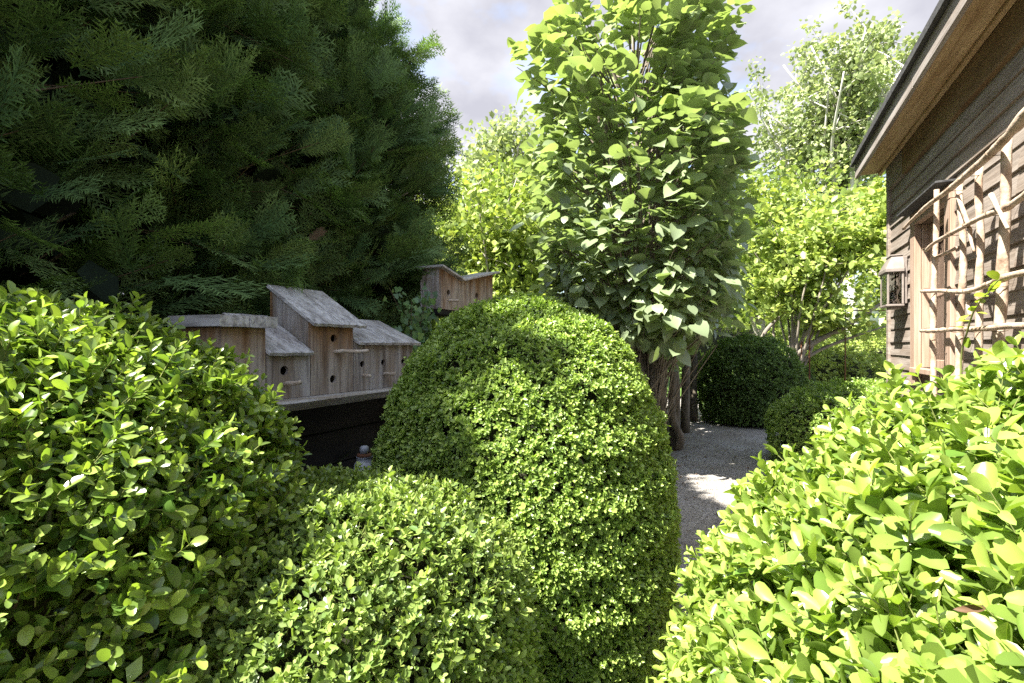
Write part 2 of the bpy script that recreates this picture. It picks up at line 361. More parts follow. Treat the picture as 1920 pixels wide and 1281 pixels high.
def litter():
    n = 420; r = np.random.default_rng(12)
    p = np.stack([np.where(r.uniform(size=n) < .75, -1.0+np.abs(r.normal(size=n))*.22, r.uniform(-.9, .5, n)), r.uniform(3, 10, n), np.full(n, .012)], 1)
    a = r.uniform(0, 6.28, n); s_ = r.uniform(.018, .05, n); V = []; F = []
    for i in range(n):
        c, sn = math.cos(a[i]), math.sin(a[i])
        for (x, y, z) in ((0, 0, 0), (.5, .3, .15), (1, 0, .05), (.5, -.3, .2)): V.append((p[i, 0]+s_[i]*(c*x-sn*y), p[i, 1]+s_[i]*(sn*x+c*y), p[i, 2]+s_[i]*z))
        F += [(4*i, 4*i+2, 4*i+1), (4*i, 4*i+3, 4*i+2)]
    o = mesh_np('leaf_litter', V, F, M['dead'], kind='stuff', tint=np.repeat(r.uniform(0, 1, n), 4)); o['label'] = 'dry fallen leaves along the trunk side of the path'; o['category'] = 'leaf litter'
litter()
# ------------------------------------------------------------------ shed
shed = thing('garden_shed', 'weathered brown clapboard shed with wide tan soffit and window', 'shed', (1.1, 5.2, 0))
WX = 1.104; Y0, Y1 = -1.6, 5.2
wy0, wy1, wz0, wz1 = 3.80, 4.39, 1.20, 2.22          # window opening
def wall_part(lo, hi): return bm_box(lo, hi, 0)
wall = box('wall', (WX, Y0, 0), (WX+.07, wy0, 2.98), M['room'], shed, 0)
box('wall', (WX, wy1, 0), (WX+.07, Y1, 2.98), M['room'], shed, 0)
box('wall', (WX, wy0, 0), (WX+.07, wy1, wz0), M['room'], shed, 0)
box('wall', (WX, wy0, wz1), (WX+.07, wy1, 2.98), M['room'], shed, 0)
gx0, gx1, gz0, gz1 = 1.34, 1.98, 1.15, 2.25           # window in the far gable wall
box('gable_wall', (WX+.07, Y1-.08, 0), (gx0, Y1, 3.0), M['room'], shed, 0)
box('gable_wall', (gx1, Y1-.08, 0), (4.1, Y1, 3.0), M['room'], shed, 0)
box('gable_wall', (gx0, Y1-.08, 0), (gx1, Y1, gz0), M['room'], shed, 0)
box('gable_wall', (gx0, Y1-.08, gz1), (gx1, Y1, 3.0), M['room'], shed, 0)
box('gable_wall', (WX+.07, Y0, 0), (4.1, Y0+.08, 3.0), M['room'], shed, 0)
box('back_wall', (4.1, Y0, 0), (4.18, Y1, 3.0), M['room'], shed, 0)
box('floor', (WX+.07, Y0+.08, .02), (4.1, Y1-.08, .08), M['room'], shed, 0)
# clapboards
exp = .1085
r_ = random.Random(3)
def clap(z, ya, yb, jit):
    t = .020 + jit*.5
    poly = [(WX-.002, z), (WX-t, z), (WX-.007, z+exp+.016), (WX-.002, z+exp+.016)]
    bm = bm_prism(poly, 1, ya, yb)
    # slight sag and cupping of old boards
    bmesh.ops.subdivide_edges(bm, edges=[e for e in bm.edges if abs(e.verts[0].co.y-e.verts[1].co.y) > .3], cuts=6)
    ph = r_.uniform(0, 6); am = r_.uniform(.0005, .0022)
    for v in bm.verts:
        if v.co.z < z+.02 and v.co.x < WX-.01: v.co.x += am*math.sin(v.co.y*5+ph); v.co.z += am*1.2*math.sin(v.co.y*3.3+ph*2)
    return mesh_bm('clapboard', bm, M['siding'], shed)
ztop = 2.69
for k in range(24):
    z = ztop - (k+1)*exp
    j = r_.uniform(-.004, .006)
    hits = (z+exp > wz0-.03) and (z < wz1+.115)
    segs = [(Y0, wy0-.105), (wy1+.105, Y1-.055)] if hits else [(Y0, Y1-.055)]
    for ya, yb in segs:
        if yb-ya > 2 and True:
            c = r_.uniform(max(ya+.8, 2.4), yb-.7)
            clap(z, ya, c-.0015, j); clap(z, c+.0015, yb, j+r_.uniform(-.002, .002))
        else: clap(z, ya, yb, j)
box('corner_board', (WX-.032, Y1-.052, .05), (WX+.0, Y1+.02, 2.7), M['siding'], shed)
# eave: frieze, lip, soffit, fascia, roof
box('frieze_board', (WX-.036, Y0, 2.692), (WX, 4.72, 2.93), M['frieze'], shed)
box('frieze_board', (WX-.034, 4.723, 2.690), (WX, Y1+.02, 2.93), M['siding'], shed)
box('soffit_lip', (WX-.066, Y0, 2.885), (WX-.038, Y1+.155, 2.925), M['soffit'], shed)
box('soffit', (.895, Y0, 2.905), (WX-.067, 4.15, 2.925), M['soffit'], shed)
box('soffit', (.895, 4.153, 2.906), (WX-.067, Y1+.155, 2.926), M['soffit'], shed)
box('fascia', (.868, Y0, 2.885), (.893, 3.62, 3.03), M['fascia'], shed)
box('fascia', (.869, 3.623, 2.884), (.894, Y1+.16, 3.029), M['fascia'], shed)
roof = mesh_bm('roof', bm_prism([(.845, 3.032), (2.6, 4.1), (4.36, 3.032), (4.36, 3.062), (2.6, 4.14), (.845, 3.066)], 1, Y0-.1, Y1+.19), M['roof_dark'], shed)
box('drip_edge', (.838, Y0-.1, 3.006), (.866, Y1+.192, 3.030), M['roof_dark'], roof, 0.002)
mesh_bm('gable_peak', bm_prism([(WX, 2.99), (4.1, 2.99), (2.6, 4.04)], 1, Y1-.08, Y1), M['room'], shed)
# window
win = mesh_bm('window', bm_box((WX-.040, wy1, wz0-.12), (WX+.001, wy1+.102, wz1+.004), .003), M['trim'], shed, label='bare timber window with deep jambs and a slim drip cap')
def wpart(n, lo, hi, m='trim', bv=.003): return box(n, lo, hi, M[m], win, bv)
wpart('casing', (WX-.040, wy0-.102, wz0-.12), (WX+.001, wy0, wz1+.004))
wpart('head_casing', (WX-.043, wy0-.102, wz1+.006), (WX+.001, wy1+.102, wz1+.095))
wpart('drip_cap', (WX-.115, wy0-.125, wz1+.097), (WX+.001, wy1+.125, wz1+.112), 'roof_dark')
wpart('jamb', (WX+.002, wy1-.012, wz0), (WX+.085, wy1+.012, wz1))
wpart('jamb', (WX+.002, wy0-.012, wz0), (WX+.085, wy0+.012, wz1))
wpart('sill', (WX-.065, wy0-.02, wz0-.035), (WX+.085, wy1+.02, wz0))
for a, b in ((wy0+.013, wy0+.062), (wy1-.062, wy1-.013)): wpart('sash_stile', (WX+.042, a, wz0+.002), (WX+.076, b, wz1-.002))
for a, b in ((wz0+.002, wz0+.06), (1.69, 1.73), (wz1-.055, wz1-.003)): wpart('sash_rail', (WX+.044, wy0+.063, a), (WX+.074, wy1-.063, b))
wpart('pane', (WX+.058, wy0+.063, wz0+.061), (WX+.062, wy1-.063, 1.689), 'glass', 0)
wpart('pane', (WX+.058, wy0+.063, 1.731), (WX+.062, wy1-.063, wz1-.056), 'glass', 0)
gw = box('window', (gx0-.05, Y1+.001, gz0-.05), (gx0+.03, Y1+.03, gz1+.05), M['trim'], shed)
box('casing', (gx1-.03, Y1+.001, gz0-.05), (gx1+.05, Y1+.03, gz1+.05), M['trim'], gw)
box('mullion', ((gx0+gx1)/2-.02, Y1-.05, gz0), ((gx0+gx1)/2+.02, Y1-.02, gz1), M['trim'], gw)

# ------------------------------------------------------------------ wall lantern
def lantern():
    x0, x1, y0, y1, z0, z1 = .955, 1.062, 4.62, 4.84, 1.66, 2.06
    t = thing('wall_lantern', 'aged bronze box lantern with glass panes beside the shed window', 'lantern', (1.06, 4.73, z0))
    box('back_plate', (1.062, y0+.015, z0+.02), (1.083, y1-.015, z1-.02), M['lantern'], t)
    bt = box('base', (x0-.006, y0-.006, z0), (1.061, y1+.006, z0+.016), M['lantern'], t)
    box('drip_tray', (x0+.03, y0+.05, z0-.018), (1.05, y1-.05, z0-.001), M['lantern'], bt)
    zt = z1-.125
    box('top_band', (x0-.012, y0-.012, zt-.012), (1.061, y1+.012, zt+.012), M['lantern'], t)
    bm = bmesh.new()
    lo = [(x0-.010, y0-.010), (1.060, y0-.010), (1.060, y1+.010), (x0-.010, y1+.010)]
    hi = [(x0+.035, y0+.03), (1.060, y0+.03), (1.060, y1-.03), (x0+.035, y1-.03)]
    A = [bm.verts.new((*p, zt+.013)) for p in lo]; B = [bm.verts.new((*p, z1-.012)) for p in hi]
    bm.faces.new(A); bm.faces.new(B)
    for i in range(4): bm.faces.new((A[i], A[(i+1) % 4], B[(i+1) % 4], B[i]))
    cp = mesh_bm('cap', bm, M['lantern'], t)
    box('cap_rim', (x0+.028, y0+.022, z1-.011), (1.060, y1-.022, z1), M['lantern'], cp)
    for (a, b) in ((x0, y0), (x0, y1-.014), (1.046, y0), (1.046, y1-.014)):
        box('corner_bar', (a, b, z0+.017), (a+.014, b+.014, zt-.013), M['lantern'], t)
    box('pane', (x0+.004, y0+.015, z0+.018), (x0+.008, y1-.015, zt-.014), M['glass'], t, 0)
    box('pane', (x0+.015, y0+.004, z0+.018), (1.045, y0+.008, zt-.014), M['glass'], t, 0)
    box('pane', (x0+.015, y1-.008, z0+.018), (1.045, y1-.004, zt-.014), M['glass'], t, 0)
    for dy in (-.045, .045):
        V, F = tube([(1.008, 4.73+dy, z0+.017), (1.008, 4.73+dy, z0+.11)], .011, 10); c = mesh_np('candle', V, F, M['zinc'], t)
        V, F = tube([(1.008, 4.73+dy, z0+.111), (1.008, 4.73+dy, z0+.13), (1.008, 4.73+dy, z0+.155), (1.008, 4.73+dy, z0+.185)], [.008, .014, .012, .001], 10); mesh_np('bulb', V, F, M['glass'], c, smooth=True)
lantern()

# ------------------------------------------------------------------ branch trellis
def trellis():
    rg = np.random.default_rng(17)
    X = .985
    t = thing('branch_trellis', 'rustic trellis of peeled branches fixed to the shed wall', 'trellis', (X, 3.2, 0))
    def stick(name, ctrl, r0, r1, n=26, amp=.0025, x=X):
        P = np.array([(x + (c[2] if len(c) > 2 else 0), c[0], c[1]) for c in ctrl])
        P = smooth_path(P, n); L = np.linspace(0, 1, n)
        nz = Noise(int(rg.integers(1e6)), .45); nz2 = Noise(int(rg.integers(1e6)), .45)
        P[:, 1] += amp*nz(P); P[:, 0] += amp*nz2(P+5)
        R = .64*(r0+(r1-r0)*L)*(1+.06*Noise(int(rg.integers(1e6)), .10)(P))
        for kk in range(3):
            c = rg.uniform(.1, .9); R *= 1+.22*np.exp(-((L-c)/.02)**2)
        V, F = tube(P, R, 10); return mesh_np(name, V, F, M['pole'], t, smooth=True)
    stick('pole', [(3.70, .05), (3.69, 1.2), (3.66, 1.75), (3.64, 2.27)], .029, .021)
    stick('pole', [(3.32, .05), (3.30, 1.25), (3.25, 1.75), (3.285, 2.20)], .029, .021)
    stick('pole', [(3.09, .05), (3.07, 1.25), (3.04, 1.75), (3.06, 2.21)], .028, .022)
    stick('pole', [(2.80, .05), (2.84, 1.28), (2.81, 1.8), (2.775, 2.24)], .033, .027)
    stick('pole', [(2.45, .05), (2.47, 1.28), (2.43, 1.8), (2.46, 2.30)], .033, .027)
    stick('pole', [(2.10, .05), (2.09, 1.28), (2.12, 1.8), (2.10, 2.3)], .032, .025)
    fx = -.045
    stick('rail', [(4.12, 2.15, fx), (3.85, 2.165, fx), (3.6, 2.18, fx), (3.2, 2.17, fx), (2.98, 2.18, fx), (2.77, 2.195, fx), (2.6, 2.21, fx), (2.3, 2.25, fx), (1.95, 2.2, fx)], .014, .036, 50, .003)
    stick('rail', [(3.68, 1.925, fx), (3.45, 1.94, fx), (3.2, 1.94, fx), (2.88, 1.932, fx), (2.6, 1.92, fx), (2.3, 1.95, fx), (1.95, 1.93, fx)], .015, .022, 50, .004)
    stick('rail', [(3.70, 1.683, fx), (3.4, 1.655, fx), (3.08, 1.618, fx), (2.83, 1.622, fx), (2.6, 1.635, fx), (2.3, 1.62, fx), (1.95, 1.64, fx)], .016, .022, 50, .004)
    stick('rail', [(3.72, 1.445, fx), (3.45, 1.44, fx), (3.2, 1.439, fx), (2.88, 1.43, fx), (2.6, 1.433, fx), (2.3, 1.42, fx), (1.95, 1.44, fx)], .017, .022, 50, .004)
    stick('spur', [(3.66, 1.873), (3.5, 1.872), (3.345, 1.873)], .015, .014, 10, .002)
    stick('spur', [(3.22, 2.12), (3.16, 2.05), (3.08, 1.94)], .013, .015, 10, .002, X-.03)
    stick('spur', [(3.075, 1.93), (3.05, 1.85), (3.02, 1.80)], .014, .008, 10, .002, X-.03)
    stick('spur', [(2.76, 2.0), (2.70, 1.93), (2.60, 1.82)], .015, .010, 12, .002, X-.06)
    stick('spur', [(3.06, 1.50), (3.085, 1.545), (3.09, 1.575)], .014, .012, 8, .001, X-.03)
    for py_, pz in ((3.665, (1.925, 1.683, 1.445)), (3.27, (2.17, 1.94, 1.64, 1.44)), (3.06, (2.18, 1.936, 1.617, 1.435)), (2.81, (2.19, 1.93, 1.622, 1.43))):
        for z in pz:
            a = np.linspace(0, 2*math.pi, 13); e = np.stack([X-.020+.042*np.cos(a), py_+.018*np.sin(a)+.006*np.cos(a), z+.016*np.sin(a)], 1)
            V, F = tube(e, .0017, 5, False); mesh_np('wire_tie', V, F, M['twig'], t)
    return t
trellis()

# ------------------------------------------------------------------ birdhouses and their shelf
def bm_panel(outline, holes, x, th):
    """board in the YZ plane at front face x, thickness th behind it, with round holes cut through"""
    bm = bmesh.new(); loops = []
    def ring(pts):
        vs = [bm.verts.new((x, p[0], p[1])) for p in pts]
        for i in range(len(vs)): bm.edges.new((vs[i], vs[(i+1) % len(vs)]))
    ring(outline)
    for (hy, hz, hr) in holes:
        ring([(hy+hr*math.cos(a), hz+hr*math.sin(a)) for a in np.linspace(0, 2*math.pi, 18, endpoint=False)])
    bmesh.ops.triangle_fill(bm, use_beauty=True, use_dissolve=False, edges=bm.edges[:])
    r = bmesh.ops.extrude_face_region(bm, geom=bm.faces[:])
    bmesh.ops.translate(bm, verts=[v for v in r['geom'] if isinstance(v, bmesh.types.BMVert)], vec=(-th, 0, 0))
    return bm
def roof_board(ya, yb, xf, zf, xb, zb, th, seed, rag=.006):
    """sloping board from front edge (xf, zf) to back edge (xb, zb) with a slightly ragged front end"""
    rr = random.Random(seed); n = 7
    d = Vector((xf-xb, 0, zf-zb)).normalized(); up = Vector((-d.z, 0, d.x));
    if up.z < 0: up = -up
    bm = bmesh.new(); rows = []
    for i in range(n+1):
        y = ya+(yb-ya)*i/n; j = rr.uniform(-rag, rag); w = rr.uniform(-.0015, .0015)
        f = Vector((xf, y, zf))+d*j; b = Vector((xb, y, zb))
        rows.append([bm.verts.new(f+up*w), bm.verts.new(f+up*(th+w)), bm.verts.new(b+up*(th+w)), bm.verts.new(b+up*w)])
    for i in range(n):
        for k in range(4): bm.faces.new((rows[i][k], rows[i][(k+1) % 4], rows[i+1][(k+1) % 4], rows[i+1][k]))
    bm.faces.new(rows[0]); bm.faces.new(rows[-1])
    return bm
FX = -2.0; BX = -2.29; BZ = 1.10; TH = .018
def perch(t, y, z, ln, r=.0085, dy=0.0, dz=0.0, x=FX):
    rg = np.random.default_rng(int(y*1000+z*77))
    r *= 1.2
    P = np.array([(x-.006, y, z), (x+ln*.3, y+dy*.3, z+dz*.3+.002), (x+ln*.65, y+dy*.65, z+dz*.65-.002), (x+ln, y+dy, z+dz)])
    V, F = tube(smooth_path(P, 9), r*(1+.12*rg.normal(size=9)), 8); mesh_np('perch', V, F, M['perch'], t)
def house(label, ya, yb, zfront, zback, holes, boards, front='bird_front', side=None, over=.03, roofmat='bird_roof', thr=.016, overl=(0.012, 0.02)):
    t = thing('birdhouse', label, 'birdhouse', (FX-.15, (ya+yb)/2, BZ), 'birdhouses lined up on the plank shelf')
    ya += .001; yb -= .001
    mesh_bm('front', bm_panel([(ya, BZ), (yb, BZ), (yb, zfront), (ya, zfront)], holes, FX, TH), M[front], t)
    sl = (zback-zfront)/(FX-BX)
    for s0 in (ya, yb-TH):
        mesh_bm('side', bm_prism([(BX, BZ), (FX-TH-.001, BZ), (FX-TH-.001, zfront+sl*TH-.002), (BX, zback-.002)], 1, s0, s0+TH, .002), M[side or front], t)
    box('back', (BX-TH, ya, BZ), (BX-.001, yb, zback-.004), M[front], t)
    n = len(boards)-1
    rf = None
    xo = FX+over
    for i in range(n):
        a = boards[i]+(.0015 if i else -overl[0]); b = boards[i+1]-.0015+(overl[1] if i == n-1 else 0)
        mesh_bm('roof_board', roof_board(a, b, xo, zfront-sl*over+.001, BX-.03, zback+sl*.03+.001, thr+.002*i, int(ya*999)+i), M[roofmat], t)
    return t
h = house('low brown birdhouse at the leafy end of the plank shelf', 1.29, 1.50, 1.434, 1.437, [(1.37, 1.24, .023)], [1.29, 1.39, 1.50], 'bird_warm', None, .045, 'bird_roof', .048, (.035, .03))
h = house('small lean-to birdhouse with one hole, left of the tallest one', 1.503, 1.752, 1.322, 1.484, [(1.60, 1.235, .023)], [1.512, 1.730])
perch(h, 1.60, 1.170, .105, .009, .0, .012)
h = house('tallest birdhouse with two holes and a forked twig perch', 1.755, 2.048, 1.474, 1.650, [(1.907, 1.394, .022), (1.903, 1.176, .022)], [1.755, 1.93, 2.048], 'bird_warm', 'bird_front', .035, 'bird_roof', .016, (.01, .065))
perch(h, 1.91, 1.322, .10, .009, .15, .004)
h = house('wide low birdhouse with a row of three small holes', 2.052, 2.585, 1.374, 1.500, [(2.121, 1.249, .019), (2.298, 1.253, .019), (2.486, 1.254, .019)], [2.058, 2.33, 2.585], 'bird_front', None, .035, 'bird_roof', .015, (-.004, .03))
perch(h, 2.125, 1.184, .055, .008); perch(h, 2.303, 1.185, .07, .008, .02)

def shelf():
    t = thing('plank_shelf', 'grey live-edge plank shelf carrying the birdhouses', 'shelf', (-2.1, 1.9, 1.05))
    rr = np.random.default_rng(8); n = 44
    ys = np.linspace(.75, 2.78, n); nz = Noise(4, .5); nz2 = Noise(6, .09)
    P = np.stack([ys*0, ys, ys*0], 1)
    xe = -1.905+.014*nz(P)+.003*nz2(P); xu = xe-.028+.008*nz(P+3)
    bm = bmesh.new(); rows = []
    for i in range(n):
        y = ys[i]
        rows.append([bm.verts.new(q) for q in ((-2.36, y, BZ-.001), (xe[i]-.012, y, BZ-.002), (xe[i], y, BZ-.012), (xu[i], y, BZ-.050), (-2.36, y, BZ-.052))])
    for i in range(n-1):
        for k in range(5): bm.faces.new((rows[i][k], rows[i][(k+1) % 5], rows[i+1][(k+1) % 5], rows[i+1][k]))
    bm.faces.new(rows[0]); bm.faces.new(rows[-1])
    mesh_bm('plank', bm, M['bird_shelf'], t)
    c = thing('black_board_stand', 'black stained board stand under the plank shelf', 'stand', (-2.2, 1.9, 0))
    z = .02
    for k in range(5):
        mesh_bm('board', bm_box((-2.33+.002*k, .8, z), (-2.30+.002*k, 2.9, z+.196), .004), M['black'], c); z += .204
    for y in (.82, 1.75, 2.70): box('leg', (-2.40, y, 0), (-2.335, y+.07, BZ-.053), M['black'], c)
    box('cleat', (-2.298, .82, BZ-.10), (-2.26, 2.86, BZ-.053), M['black'], c)
shelf()
def house_corner():
    """butterfly-roofed double house further along"""
    x0, z0 = -2.15, 1.645; y0, yv, y1 = 3.13, 3.42, 3.975; zl, zv, zr = 1.955, 1.893, 2.026; xb = -2.33
    t = thing('birdhouse', 'double birdhouse with a butterfly roof above the clipped dome', 'birdhouse', (-2.24, 3.5, z0))
    mesh_bm('front', bm_panel([(y0, z0), (y1, z0), (y1, zr), (yv, zv), (y0, zl)], [(3.237, 1.78, .024), (3.677, 1.798, .024)], x0, TH), M['bird_warm'], t)
    box('side', (xb, y0, z0), (x0-TH-.001, y0+TH, zl-.002), M['bird_front'], t)
    box('side', (xb, y1-TH, z0), (x0-TH-.001, y1, zr-.006), M['bird_front'], t)
    box('back', (xb-TH, y0, z0), (xb-.001, y1, zv-.01), M['bird_front'], t)
    box('floor', (xb, y0+TH, z0), (x0-TH-.001, y1-TH, z0+.015), M['bird_front'], t)
    def slab(ya, za, yb, zb): 
        mesh_bm('roof_board', bm_prism([(ya, za), (yb, zb), (yb, zb+.017), (ya, za+.017)], 0, xb-.05, x0+.045, .002), M['bird_roof'], t)
    slab(y0-.035, zl+.010, yv-.001, zv+.001); slab(yv+.001, zv+.001, y1+.06, zr+.017)
    perch(t, 3.237, 1.715, .075, .008, .03, .004, x0)
    p = thing('black_post', 'black square post carrying the double birdhouse', 'post', (-2.24, 3.5, 0))
    box('post', (-2.30, 3.42, 0), (-2.19, 3.53, 1.60), M['black'], p); box('top_plate', (-2.33, 3.12, 1.601), (-2.16, 3.97, 1.643), M['black'], p)
house_corner()
def hydrant():
    x, y = -1.755, 1.875
    t = thing('yard_hydrant', 'galvanised standpipe with a rusty collar in the dark under the shelf', 'hydrant', (x, y, 0))
    def lathe(name, prof, mat, par=t):
        V, F = tube([(x, y, z) for z, r in prof], [r for z, r in prof], 16); return mesh_np(name, V, F, M[mat], par)
    lathe('pipe', [(0, .022), (.62, .022)], 'zinc')
    lathe('body', [(.62, .030), (.66, .052), (.74, .054), (.765, .044), (.766, .040), (.79, .040), (.792, .043)], 'zinc')
    lathe('collar', [(.793, .036), (.797, .037), (.806, .034), (.808, .028)], 'rust')
    lathe('cap', [(.809, .024), (.838, .022), (.845, .016), (.847, .004)], 'zinc')
    V, F = tube([(x+.03, y+.01, .735), (x+.08, y+.05, .735), (x+.12, y+.09, .73), (x+.13, y+.10, .70)], [.018, .018, .019, .021], 12); mesh_np('spout', V, F, M['zinc'], t)
    V, F = tube([(x+.045, y-.015, .66), (x+.055, y-.01, .72), (x+.045, y+.02, .775)], [.006, .006, .008], 8); mesh_np('handle', V, F, M['rust'], t)
hydrant()

# ------------------------------------------------------------------ leaf shapes: along +x, upper face +z, length 1
def T_box(w=.27):      # elliptic with a blunt tip, cupped along the midrib, 12 triangles
    xs = [.13, .38, .68, .91]; ws = [.52, .96, 1.0, .58]; zs = [.03, .085, .06, -.01]
    V = [(0, 0, 0)]+[(x, w*q, z) for x, q, z in zip(xs, ws, zs)]+[(1, 0, -.055)]+[(x, -w*q, z) for x, q, z in zip(xs, ws, zs)]+[(.36, 0, -.01), (.68, 0, -.03)]
    F = [(0, 10, 1), (1, 10, 2), (2, 10, 11), (2, 11, 3), (3, 11, 4), (4, 11, 5)]
    G = {1: 6, 2: 7, 3: 8, 4: 9}
    F += [tuple(G.get(i, i) for i in (f[0], f[2], f[1])) for f in F]
    return np.array(V, float), np.array(F)
def T_small(w=.26):    # 4 triangles
    V = np.array([(0, 0, 0), (.38, w, .06), (.78, w*.7, .03), (1, 0, -.04), (.78, -w*.7, .03), (.38, -w, .06)], float)
    F = np.array([(0, 3, 1), (1, 3, 2), (0, 5, 3), (5, 4, 3)])
    return V, F
def T_diamond(w=.28):  # 2 triangles, folded along the midrib
    V = np.array([(0, 0, 0), (.5, w, .08), (1, 0, 0), (.5, -w, .08)], float)
    return V, np.array([(0, 2, 1), (0, 3, 2)])
def T_heart():         # linden leaf
    out = [(0, 0, 0), (-.10, .20, .02), (.02, .40, .045), (.28, .485, .05), (.55, .40, .03), (.78, .22, -.02), (.90, .07, -.06), (1.0, 0, -.11)]
    mid = [(.28, 0, -.015), (.58, 0, -.03), (.82, 0, -.06)]
    V = out + [(x, -y, z) for x, y, z in out[1:7]] + mid
    # indices: 0 base, 1-6 left, 7 tip, 8-13 right, 14-16 midrib
    Lf = [(0, 14, 1), (1, 14, 2), (2, 14, 3), (3, 14, 15), (3, 15, 4), (4, 15, 5), (5, 15, 16), (5, 16, 6), (6, 16, 7)]
    Rt = [(a if a in (0, 7, 14, 15, 16) else a+7, c if c in (0, 7, 14, 15, 16) else c+7, b if b in (0, 7, 14, 15, 16) else b+7) for a, b, c in Lf]
    return np.array(V, float), np.array([(a, b, c) for a, b, c in Lf]+Rt)
def T_ivy():
    out = [(0, 0, 0), (-.05, .30, .03), (.20, .42, .04), (.38, .25, .02), (.62, .34, .02), (1, 0, -.06)]
    V = out+[(x, -y, z) for x, y, z in out[1:5]]+[(.4, 0, -.02)]
    F = [(10, 1, 0), (10, 2, 1), (10, 3, 2), (10, 4, 3), (10, 5, 4), (10, 0, 6), (10, 6, 7), (10, 7, 8), (10, 8, 9), (10, 9, 5)]
    return np.array(V, float), np.array(F)
def place(T, F, pos, d, n, s, tint, wid=None, vt=None):
    b = np.cross(n, d)
    w = s if wid is None else s*wid
    if T.ndim == 2: T = T[None]
    V = pos[:, None] + (T[..., 0:1]*d[:, None]*s[:, None, None] + T[..., 1:2]*b[:, None]*w[:, None, None] + T[..., 2:3]*n[:, None]*s[:, None, None])
    k = T.shape[1]
    FF = (F[None]+(np.arange(len(pos))*k)[:, None, None]).reshape(-1, 3)
    tt = np.repeat(tint, k)
    if vt is not None: tt = tt+np.tile(vt, len(pos))
    return V.reshape(-1, 3), FF, np.clip(tt, 0, 1)
def variants(T, seed, n=4, cup=.5, curl=.16, twist=.25, wvar=.16):
    """bent copies of one leaf: cupped or folded, tip curled up or down, twisted, broad or narrow"""
    r = np.random.default_rng(seed); out = []
    for i in range(n):
        q = T.copy(); x, y = T[:, 0], T[:, 1]
        q[:, 1] *= 1+r.uniform(-wvar, wvar)
        q[:, 2] += r.uniform(-.35, 1)*cup*y*y*3+r.uniform(-1, .6)*curl*x*x+r.uniform(-1, 1)*twist*x*y
        q[:, 1] += r.uniform(-1, 1)*.05*x*x
        out.append(q)
    return np.array(out)
def frame(d, up):
    d = unit(d); n = up-(up*d).sum(-1, keepdims=True)*d
    return d, unit(n)

def leaf_parts(parent, name, T, F, mat, L, count, frame_ok=None, var=None):
    """turn the leaves that show largest into objects of their own; returns a mask of the leaves taken"""
    pos, d, n, s, tint, wid = L
    if T.ndim == 2: T = T[None]
    if var is None: var = np.zeros(len(pos), int)
    V, FF, _ = place(T[var], F, pos, d, n, s, tint, wid)
    c = V.reshape(len(pos), T.shape[1], 3).mean(1)
    x, y, t = project(c)
    view = unit(c-CAM)
    area = s**2*wid*np.abs((n*view).sum(1))/np.maximum(t, .05)**2
    ok = (t > .1) & (x > 5) & (x < 1915) & (y > 5) & (y < 1276)
    if frame_ok is not None: ok &= frame_ok(x, y)
    cand = np.where(ok)[0]; cand = cand[np.argsort(-area[cand])][:count*8]
    bvh = BVHTree.FromPolygons(V.tolist(), FF.tolist())
    o = Vector(CAM); k = len(F); taken = []
    for i in cand:
        dv = Vector(c[i])-o; dist = dv.length
        hit = bvh.ray_cast(o, dv.normalized(), dist+.05)
        if hit[0] is not None and hit[2]//k == i: taken.append(i)
        if len(taken) >= count: break
    bins = {}
    org = origin_of(parent)
    for i in taken:
        q = (min(5, int(tint[i]*6)), int(var[i]))
        if q not in bins:
            me = bpy.data.meshes.new(name); me.from_pydata(T[q[1]].tolist(), [], F.tolist())
            for p in me.polygons: p.use_smooth = True
            a = me.attributes.new('tint', 'FLOAT', 'POINT'); a.data.foreach_set('value', np.full(T.shape[1], (q[0]+.5)/6, dtype=np.float32))
            me.materials.append(mat); bins[q] = me
        ob = bpy.data.objects.new(name, bins[q]); COL.objects.link(ob); ob.parent = parent
        b = np.cross(n[i], d[i]); p = pos[i]-org
        ob.matrix_basis = Matrix(((d[i][0]*s[i], b[0]*s[i]*wid[i], n[i][0]*s[i], p[0]), (d[i][1]*s[i], b[1]*s[i]*wid[i], n[i][1]*s[i], p[1]), (d[i][2]*s[i], b[2]*s[i]*wid[i], n[i][2]*s[i], p[2]), (0, 0, 0, 1)))
    m = np.zeros(len(pos), bool); m[taken] = True
    return m

